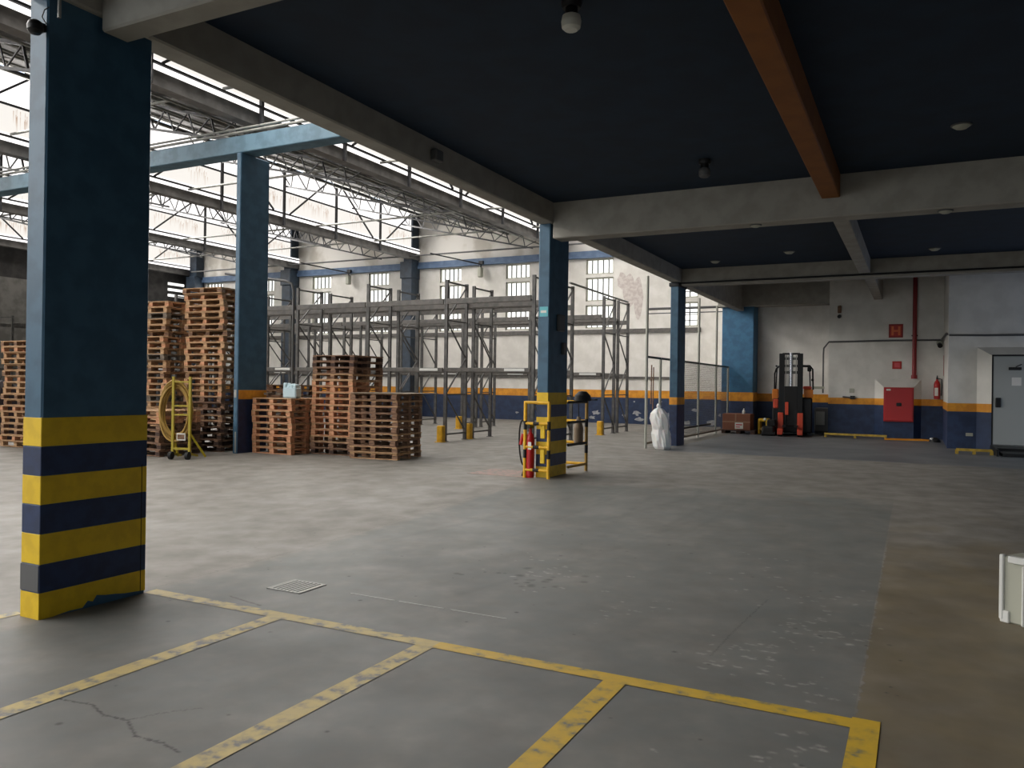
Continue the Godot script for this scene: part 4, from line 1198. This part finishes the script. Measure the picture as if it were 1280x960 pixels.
	obj("crossbar", MB.new().bar(Vector3(-0.17, 1.48, 0), Vector3(0.17, 1.48, 0), 0.03, 0.03).bar(Vector3(-0.17, 1.02, 0), Vector3(0.17, 1.02, 0), 0.03, 0.03).bar(Vector3(-0.17, 0.85, 0), Vector3(0.17, 0.85, 0), 0.03, 0.03).bar(Vector3(-0.17, 0.2, 0), Vector3(0.17, 0.2, 0), 0.04, 0.04), M.trolley_yellow, tr)
	var hose := MB.new()
	for q in 6:
		var pts := []
		var rr := 0.30 + 0.018 * q
		for i in 28:
			var t := TAU * i / 28.0
			pts.append(Vector3(-0.15 + cos(t) * rr * 0.85, 0.92 + sin(t) * (rr * 1.55 - 0.02), -0.09 + 0.03 * sin(t * 2.0 + q) + 0.028 * (q % 3)))
		hose.path(pts, 0.022, 6, -1.0, true)
	obj("hose", hose, M.hose_yellow, tr)
	obj("tag", MB.new().cham(Vector3(-0.06, 0.36, 0.05), Vector3(0.12, 0.5, 0.065), 0.006), M.paper, tr)
	obj("tag_face", MB.new().span(Vector3(-0.04, 0.385, 0.066), Vector3(0.10, 0.475, 0.068)), M.wood_brown, tr)

# ------------------------------------------------------------------ guard around the middle column
func banded(o: Node3D, p: Vector3, h: float, mat: Material) -> void:
	# a tubular post in yellow with black bands
	obj("post", MB.new().tube(p, p + Vector3(0, h, 0), 0.028, 10), mat, o)
	for y in [0.32, 0.78, 1.22]:
		if y + 0.14 < h: obj("black_band", MB.new().tube(p + Vector3(0, y, 0), p + Vector3(0, y + 0.14, 0), 0.0295, 10), M.rubber, o)

func column_guard() -> void:
	var g := thing("column_guard", "yellow and black tubular guard frame around the middle column", "guard", on(-5.44, -12.2))
	var h := 1.24
	# front (towards the camera), right side pieces behind
	var fl := Vector3(-0.23, 0, 0.55)
	var fr := Vector3(0.19, 0, 0.55)
	var br := Vector3(0.24, 0, -0.95)
	var bl := Vector3(-0.23, 0, -0.95)
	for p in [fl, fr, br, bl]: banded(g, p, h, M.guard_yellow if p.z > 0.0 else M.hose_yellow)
	for y in [0.13, 0.50, 0.88, h - 0.02]:
		obj("rail", MB.new().tube(fl + Vector3(0, y, 0), fr + Vector3(0, y, 0), 0.026, 10), M.guard_yellow, g)
		if y < h - 0.05: obj("black_band", MB.new().tube(fl.lerp(fr, 0.35) + Vector3(0, y, 0), fl.lerp(fr, 0.6) + Vector3(0, y, 0), 0.0275, 10), M.rubber, g)
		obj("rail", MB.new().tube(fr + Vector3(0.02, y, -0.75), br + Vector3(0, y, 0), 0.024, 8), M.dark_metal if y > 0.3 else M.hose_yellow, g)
		obj("rail", MB.new().tube(bl + Vector3(0, y, 0), br + Vector3(0, y, 0), 0.026, 10), M.guard_yellow, g)
	# yellow stands inside the frame, before the column
	obj("pad", MB.new().cham(Vector3(0.03, 0.64, 0.50), Vector3(0.11, 0.86, 0.535), 0.01).cham(Vector3(0.03, 0.24, 0.50), Vector3(0.11, 0.47, 0.535), 0.01), M.stripe_yellow, g)
	# hose reel / extinguisher behind the left post
	var ex := thing("fire_extinguisher", "red fire extinguisher standing inside the tubular column guard", "extinguisher", on(-5.60, -11.70))
	obj("cylinder", MB.new().lathe(Vector3.ZERO, [Vector2(0, 0), Vector2(0.06, 0.0), Vector2(0.07, 0.03), Vector2(0.07, 0.62), Vector2(0.05, 0.7), Vector2(0.025, 0.74), Vector2(0.025, 0.8), Vector2(0, 0.8)], 14), M.red_paint, ex)
	obj("label", MB.new().span(Vector3(-0.01, 0.46, 0.062), Vector3(0.05, 0.58, 0.072)), M.paper, ex)
	obj("valve", MB.new().box(Vector3(0, 0.83, 0), Vector3(0.05, 0.06, 0.14)), M.black_metal, ex)
	var cb := thing("hose_loop", "black hose looped down beside the left of the column guard", "hose", on(-5.78, -11.8))
	var pts := []
	for i in 25:
		var t := -0.5 + TAU * i / 24.0 * 0.95
		pts.append(Vector3(cos(t) * 0.07, 0.55 + sin(t) * 0.37, sin(t) * 0.03))
	obj("hose", MB.new().path(pts, 0.014, 8).path([Vector3(0.05, 0.25, 0), Vector3(0.03, 0.1, 0.02), Vector3(0.02, 0.014, 0.06)], 0.016, 8), M.rubber, cb)
	obj("nozzle", MB.new().tube(Vector3(-0.02, 0.52, 0.05), Vector3(0.02, 0.7, 0.04), 0.03, 8), M.red_paint, cb)
	var mp := thing("mop_bucket", "pale tool bottle hanging on the rear side of the column guard", "bottle", on(-5.28, -12.98))
	obj("body", MB.new().lathe(Vector3(0, 0.46, 0), [Vector2(0, 0), Vector2(0.08, 0.01), Vector2(0.085, 0.3), Vector2(0.05, 0.42), Vector2(0.03, 0.5), Vector2(0, 0.5)], 12), M.sheet_board, mp)
	obj("hanger", MB.new().tube(Vector3(0, 0.95, 0), Vector3(0, 1.22, 0.02), 0.01), M.dark_metal, mp)
	var tp := thing("dark_cap", "black flat cap lying on the rear corner of the column guard", "cap", on(-5.2, -12.95) + Vector3(0, 1.24, 0))
	obj("top", MB.new().lathe(Vector3(0, 0.0, 0), [Vector2(0.15, 0), Vector2(0.14, 0.09), Vector2(0.07, 0.16), Vector2(0, 0.17)], 12), M.rubber, tp)
	obj("peak", MB.new().box(Vector3(0.17, 0.02, 0.0), Vector3(0.16, 0.02, 0.16)), M.rubber, tp)

# ------------------------------------------------------------------ mesh fence
func fence() -> void:
	var x := -5.75
	var f := thing("mesh_fence", "steel post and wire mesh fence running from the far column to the pillar", "fence", Vector3(x, 0.2, 0))
	for e in [[-18.36, 4.1], [-19.5, 2.2], [-23.4, 4.1], [-25.7, 4.1], [-27.5, 2.2]]:
		obj("post", MB.new().tube(Vector3(0, 0, e[0]), Vector3(0, e[1], e[0]), 0.035, 8), M.fence_post, f)
	obj("rail", MB.new().bar(Vector3(0, 2.18, -18.36), Vector3(0, 2.18, -27.6), 0.04, 0.05), M.dark_metal, f)
	obj("rail", MB.new().bar(Vector3(0, 0.12, -18.36), Vector3(0, 0.12, -18.9), 0.04, 0.05).bar(Vector3(0, 0.1, -20.4), Vector3(0, 0.1, -27.5), 0.04, 0.05), M.sheet_board, f)
	obj("rail", MB.new().bar(Vector3(0, 0.34, -20.4), Vector3(0, 0.34, -25.0), 0.03, 0.04), M.dark_metal, f)
	var w := MB.new()
	var z := -20.4
	while z > -27.5:
		w.bar(Vector3(0, 0.12, z), Vector3(0, 2.16, z), 0.005, 0.005)
		z -= 0.055
	var y := 0.15
	while y < 2.16:
		w.bar(Vector3(0, y, -20.4), Vector3(0, y, -27.5), 0.005, 0.005)
		y += 0.055
	var ms := obj("wire_mesh", w, M.dark_metal, f)
	ms.set_meta("kind", "stuff")
	# rods leaning in the first opening
	var rd := thing("steel_rods", "two thin rusty rods hanging in the fence opening beside the bag", "rods", Vector3(-5.78, 1.25, -18.9))
	obj("rod", MB.new().tube(Vector3(0, 0.0, 0.06), Vector3(0, 0.95, 0.04), 0.015), M.wood_brown, rd)
	obj("rod", MB.new().tube(Vector3(0, -0.2, -0.1), Vector3(0, 0.9, -0.12), 0.015), M.wood_brown, rd)
	# white bag
	var bg := thing("white_bag", "knotted white plastic sack standing at the foot of the far column", "bag", on(-5.42, -18.5))
	var prof := [[0.0, 0.17], [0.06, 0.215], [0.2, 0.225], [0.36, 0.22], [0.46, 0.205], [0.54, 0.215], [0.72, 0.225], [0.84, 0.2], [0.93, 0.12], [0.97, 0.05], [1.02, 0.06], [1.08, 0.02]]
	bg.set_meta("kind", "thing")
	var b := MB.new()
	var nn := FastNoiseLite.new()
	nn.seed = 4
	nn.frequency = 2.2
	var k := 28
	var rings := []
	for q in prof:
		var ring := []
		for j in k:
			var t := TAU * j / k
			var rr: float = q[1] * (1.0 + 0.16 * nn.get_noise_3d(cos(t) * 0.6, q[0] * 1.6, sin(t) * 0.6) + 0.05 * sin(t * 7.0 + q[0] * 9.0))
			var off := Vector3(-0.10 * q[0] + 0.04, 0, 0)
			ring.append(off + Vector3(cos(t) * rr, q[0], sin(t) * rr))
		rings.append(ring)
	for i in rings.size() - 1:
		for j in k:
			var j2 := (j + 1) % k
			b.quad(rings[i][j], rings[i + 1][j], rings[i + 1][j2], rings[i][j2])
	obj("sack", b, M.bag_white, bg)

# ------------------------------------------------------------------ reach truck
func reach_truck() -> void:
	var t := thing("reach_truck", "black and orange reach truck with raised double mast facing the bay", "forklift", Vector3(-3.55, 0.2, -26.3), 0.12)
	for s in [-1.0, 1.0]:
		obj("mast_rail", MB.new().cham(Vector3(0.27 * s - 0.085, 0.1, -0.12), Vector3(0.27 * s + 0.085, 2.58, 0.06), 0.012), M.black_metal, t)
		obj("inner_rail", MB.new().cham(Vector3(0.15 * s - 0.02, 0.9, -0.08), Vector3(0.15 * s + 0.02, 2.52, 0.02), 0.005), M.galvanised, t)
		var l := obj("straddle_leg", MB.new().cham(Vector3(0.29 * s - 0.085, 0.14, 0.0), Vector3(0.29 * s + 0.085, 0.72, 0.18), 0.015).cham(Vector3(0.29 * s - 0.08, 0.06, 0.1), Vector3(0.29 * s + 0.08, 0.24, 0.75), 0.015), M.truck_orange, t)
		obj("load_wheel", MB.new().tube(Vector3(0.29 * s - 0.06, 0.085, 0.62), Vector3(0.29 * s + 0.06, 0.085, 0.62), 0.085, 14), M.rubber, l)
		obj("fork", MB.new().cham(Vector3(0.17 * s - 0.05, 0.34, 0.06), Vector3(0.17 * s + 0.05, 0.8, 0.11), 0.006).cham(Vector3(0.17 * s - 0.05, 0.30, 0.06), Vector3(0.17 * s + 0.05, 0.345, 0.95), 0.006), M.black_metal, t)
	obj("lift_cylinder", MB.new().tube(Vector3(0, 0.9, -0.02), Vector3(0, 2.6, -0.02), 0.06, 14), M.chrome, t)
	obj("cross_member", MB.new().cham(Vector3(-0.2, 2.38, -0.1), Vector3(0.2, 2.46, -0.02), 0.008).cham(Vector3(-0.2, 2.18, -0.1), Vector3(0.2, 2.23, -0.02), 0.008).cham(Vector3(-0.2, 1.94, -0.1), Vector3(0.2, 2.03, -0.02), 0.008).cham(Vector3(-0.26, 2.54, -0.1), Vector3(0.26, 2.6, 0.0), 0.008), M.black_metal, t)
	obj("carriage", MB.new().cham(Vector3(-0.2, 0.3, -0.06), Vector3(0.2, 1.55, 0.07), 0.012), M.rubber, t)
	obj("body", MB.new().cham(Vector3(-0.55, 0.08, -1.3), Vector3(0.64, 1.2, -0.14), 0.04), M.black_metal, t)
	obj("battery_cover", MB.new().cham(Vector3(0.38, 1.2, -0.8), Vector3(0.66, 1.46, -0.14), 0.02), M.truck_yellow, t)
	obj("battery_cover", MB.new().cham(Vector3(-0.56, 1.14, -0.8), Vector3(-0.37, 1.46, -0.14), 0.02), M.truck_yellow, t)
	obj("seat_back", MB.new().cham(Vector3(0.36, 1.46, -0.7), Vector3(0.62, 1.56, -0.2), 0.03), M.truck_orange, t)
	obj("side_cover", MB.new().cham(Vector3(-0.52, 0.85, -0.7), Vector3(-0.37, 1.14, -0.1), 0.02), M.truck_orange, t)
	obj("side_cover", MB.new().cham(Vector3(-0.16, 0.65, 0.07), Vector3(-0.06, 1.05, 0.12), 0.01), M.truck_orange, t)
	obj("overhead_guard", MB.new().path([Vector3(0.33, 2.2, -0.1), Vector3(0.55, 2.2, -0.2), Vector3(0.64, 2.1, -0.4), Vector3(0.66, 1.45, -0.5)], 0.025, 8).path([Vector3(-0.33, 2.2, -0.1), Vector3(-0.45, 2.1, -0.3), Vector3(-0.5, 1.95, -0.4), Vector3(-0.5, 1.45, -0.5)], 0.025, 8).bar(Vector3(0.55, 2.2, -0.2), Vector3(0.55, 2.2, -1.2), 0.05, 0.04).bar(Vector3(-0.45, 2.2, -0.3), Vector3(-0.45, 2.2, -1.2), 0.05, 0.04).bar(Vector3(-0.45, 2.2, -1.2), Vector3(0.55, 2.2, -1.2), 0.05, 0.04).bar(Vector3(-0.45, 2.2, -1.2), Vector3(-0.5, 1.1, -1.2), 0.05, 0.04).bar(Vector3(0.55, 2.2, -1.2), Vector3(0.6, 1.1, -1.2), 0.05, 0.04), M.black_metal, t)
	obj("work_light", MB.new().cham(Vector3(0.48, 2.02, -0.22), Vector3(0.6, 2.16, -0.12), 0.02).cham(Vector3(0.6, 1.72, -0.5), Vector3(0.68, 1.8, -0.44), 0.02), M.rubber, t)
	obj("chain", MB.new().bar(Vector3(-0.09, 1.5, 0), Vector3(-0.09, 2.5, 0), 0.02, 0.02).bar(Vector3(0.09, 1.5, 0), Vector3(0.09, 2.5, 0), 0.02, 0.02), M.galvanised, t)
	obj("drive_wheel", MB.new().tube(Vector3(0.36, 0.15, -1.0), Vector3(0.5, 0.15, -1.0), 0.15, 16).tube(Vector3(-0.45, 0.15, -1.0), Vector3(-0.31, 0.15, -1.0), 0.15, 16), M.rubber, t)
	# cabinet against the niche wall
	var cb := thing("charger_cabinet", "dark grey charger cabinet on the floor right of the reach truck", "cabinet", Vector3(-2.80, 0.2, -28.15))
	obj("body", MB.new().cham(Vector3(-0.22, 0.1, -0.3), Vector3(0.24, 0.86, 0.25), 0.02), M.conduit_grey, cb)
	obj("front_panel", MB.new().cham(Vector3(-0.17, 0.3, 0.25), Vector3(0.1, 0.74, 0.265), 0.006), M.galvanised, cb)
	obj("plinth", MB.new().span(Vector3(-0.2, 0, -0.28), Vector3(0.22, 0.1, 0.23)), M.black_metal, cb)
	# heap of black gear left of the truck
	var hp := thing("floor_cleaner", "small black cleaning machine with white knob left of the reach truck", "machine", Vector3(-4.12, 0.2, -25.9))
	obj("body", MB.new().cham(Vector3(-0.2, 0.06, -0.25), Vector3(0.18, 0.3, 0.25), 0.05).cham(Vector3(-0.08, 0.28, -0.2), Vector3(0.2, 0.5, 0.05), 0.04), M.rubber, hp)
	obj("knob", MB.new().lathe(Vector3(-0.12, 0.46, 0.1), [Vector2(0, 0), Vector2(0.05, 0.03), Vector2(0.05, 0.07), Vector2(0, 0.1)], 10), M.white_plastic, hp)
	obj("stem", MB.new().tube(Vector3(-0.1, 0.28, 0.1), Vector3(-0.12, 0.5, 0.1), 0.015), M.dark_metal, hp)
	for z in [-0.18, 0.18]: obj("wheel", MB.new().tube(Vector3(-0.2, 0.07, z), Vector3(0.2, 0.07, z), 0.07, 12), M.rubber, hp)
	# carton on a pallet
	var px := thing("wooden_pallet", "low dark wooden pallet under the big brown carton", "pallet", Vector3(-5.12, 0.2, -26.6))
	obj("deck_boards", MB.new().cham(Vector3(-0.55, 0.09, -0.4), Vector3(0.5, 0.12, 0.4), 0.004), M.wood_dark, px)
	obj("blocks", MB.new().span(Vector3(-0.55, 0, -0.4), Vector3(-0.42, 0.09, 0.4)).span(Vector3(-0.08, 0, -0.4), Vector3(0.05, 0.09, 0.4)).span(Vector3(0.37, 0, -0.4), Vector3(0.5, 0.09, 0.4)), M.wood_dark, px)
	var bx := thing("carton", "big brown cardboard carton with white label near the blue pillar", "box", Vector3(-5.19, 0.32, -26.6))
	obj("body", MB.new().cham(Vector3(-0.46, 0, -0.34), Vector3(0.42, 0.52, 0.34), 0.012), M.cardboard, bx)
	obj("tape", MB.new().span(Vector3(-0.462, 0.24, 0.34), Vector3(0.422, 0.28, 0.344)).span(Vector3(-0.06, 0, 0.34), Vector3(-0.02, 0.52, 0.344)), M.carton_tape, bx)
	obj("label", MB.new().span(Vector3(-0.06, 0.04, 0.345), Vector3(0.2, 0.24, 0.349)), M.paper, bx)
	obj("label_print", MB.new().span(Vector3(-0.03, 0.15, 0.349), Vector3(0.17, 0.19, 0.351)).span(Vector3(-0.03, 0.08, 0.349), Vector3(0.1, 0.11, 0.351)), M.sign_pink, bx)
	var ct := thing("spray_bottle", "small white spray bottle standing on the brown carton", "bottle", Vector3(-5.02, 0.84, -26.5))
	obj("body", MB.new().lathe(Vector3.ZERO, [Vector2(0, 0), Vector2(0.05, 0.0), Vector2(0.05, 0.08), Vector2(0.02, 0.14), Vector2(0.015, 0.18), Vector2(0, 0.18)], 10), M.white_plastic, ct)
	obj("trigger", MB.new().box(Vector3(0.01, 0.19, 0), Vector3(0.06, 0.03, 0.02)), M.dark_metal, ct)
	var yt := thing("yellow_stand", "low yellow metal stand between the carton and the reach truck", "stand", Vector3(-4.42, 0.2, -26.75))
	obj("top", MB.new().cham(Vector3(-0.16, 0.4, -0.2), Vector3(0.16, 0.5, 0.2), 0.02), M.stripe_yellow, yt)
	obj("side", MB.new().cham(Vector3(-0.16, 0.0, -0.2), Vector3(-0.1, 0.42, 0.2), 0.01), M.stripe_yellow, yt)
	obj("side", MB.new().cham(Vector3(0.08, 0.0, -0.2), Vector3(0.16, 0.42, 0.2), 0.01), M.stripe_yellow, yt)
	obj("shelf", MB.new().cham(Vector3(-0.12, 0.12, -0.18), Vector3(0.1, 0.2, 0.18), 0.01), M.hose_yellow, yt)

# ------------------------------------------------------------------ lamps and the grey panel
func small_things() -> void:
	var spots := [[-2.41, -5.66, "nearest the camera", true], [-2.5, -10.35, "before the second cross beam", false]]
	for e in spots:
		var l := thing("ceiling_lamp", "unlit ceiling lamp with glass globe hanging %s" % e[2], "lamp", Vector3(e[0], CEIL, e[1]), 0, "unlit ceiling lamps")
		obj("base", MB.new().lathe(Vector3.ZERO, [Vector2(0, -0.06), Vector2(0.07, -0.06), Vector2(0.08, -0.03), Vector2(0.08, 0)], 16), M.dark_metal, l)
		obj("socket", MB.new().tube(Vector3(0, -0.06, 0), Vector3(0, -0.13, 0), 0.05, 12), M.black_metal, l)
		obj("globe", MB.new().lathe(Vector3.ZERO, [Vector2(0, -0.235), Vector2(0.05, -0.23), Vector2(0.072, -0.21), Vector2(0.078, -0.16), Vector2(0.07, -0.12), Vector2(0.05, -0.11)], 18), M.globe if e[3] else M.conduit_grey, l)
	var dm := [[0.4, -10.15, CEIL, 0.09, "pale one right of the orange beam"], [-4.24, -18.7, CEIL, 0.1, "pale one before the far column beam"], [-2.5, -18.0, CEIL, 0.1, "in the middle of the second bay"], [0.28, -18.7, CEIL, 0.1, "in the second bay right of the pale beam"], [-2.13, -11.95, 4.04, 0.07, "under the second cross beam, left of the orange beam"], [0.3, -11.95, 4.04, 0.08, "under the second cross beam, right of the orange beam"]]
	for e in dm:
		var l := thing("dome_fitting", "small round ceiling fitting, %s" % e[4], "fitting", Vector3(e[0], e[2], e[1]), 0, "small round ceiling fittings")
		obj("dome", MB.new().lathe(Vector3.ZERO, [Vector2(0, -e[3] * 0.6), Vector2(e[3] * 0.6, -e[3] * 0.5), Vector2(e[3], -0.02), Vector2(e[3], 0)], 14), M.grey_plastic, l)
		obj("rim", MB.new().lathe(Vector3.ZERO, [Vector2(e[3], -0.015), Vector2(e[3] * 1.2, -0.012), Vector2(e[3] * 1.2, 0)], 14), M.conduit_grey, l)
	# grey plastic cabinet part at the right edge, tipped back a little
	var g := thing("plastic_panel", "pale grey ribbed plastic cabinet standing on the brown concrete", "cabinet", on(0.55, -6.66), -0.62)
	obj("panel", MB.new().cham(Vector3(0.0, 0.0, -0.24), Vector3(0.62, 0.47, -0.0), 0.012), M.grey_plastic, g)
	obj("edge_rib", MB.new().cham(Vector3(-0.01, 0.02, -0.02), Vector3(0.02, 0.478, 0.02), 0.006), M.white_plastic, g)
	obj("edge_rib", MB.new().cham(Vector3(0.145, 0.0, -0.01), Vector3(0.165, 0.42, 0.018), 0.006), M.white_plastic, g)
	obj("top_lip", MB.new().cham(Vector3(0.055, 0.43, -0.02), Vector3(0.62, 0.478, 0.03), 0.006), M.white_plastic, g)
	obj("foot", MB.new().cham(Vector3(-0.004, -0.0, -0.02), Vector3(0.06, 0.085, 0.016), 0.006), M.white_plastic, g)
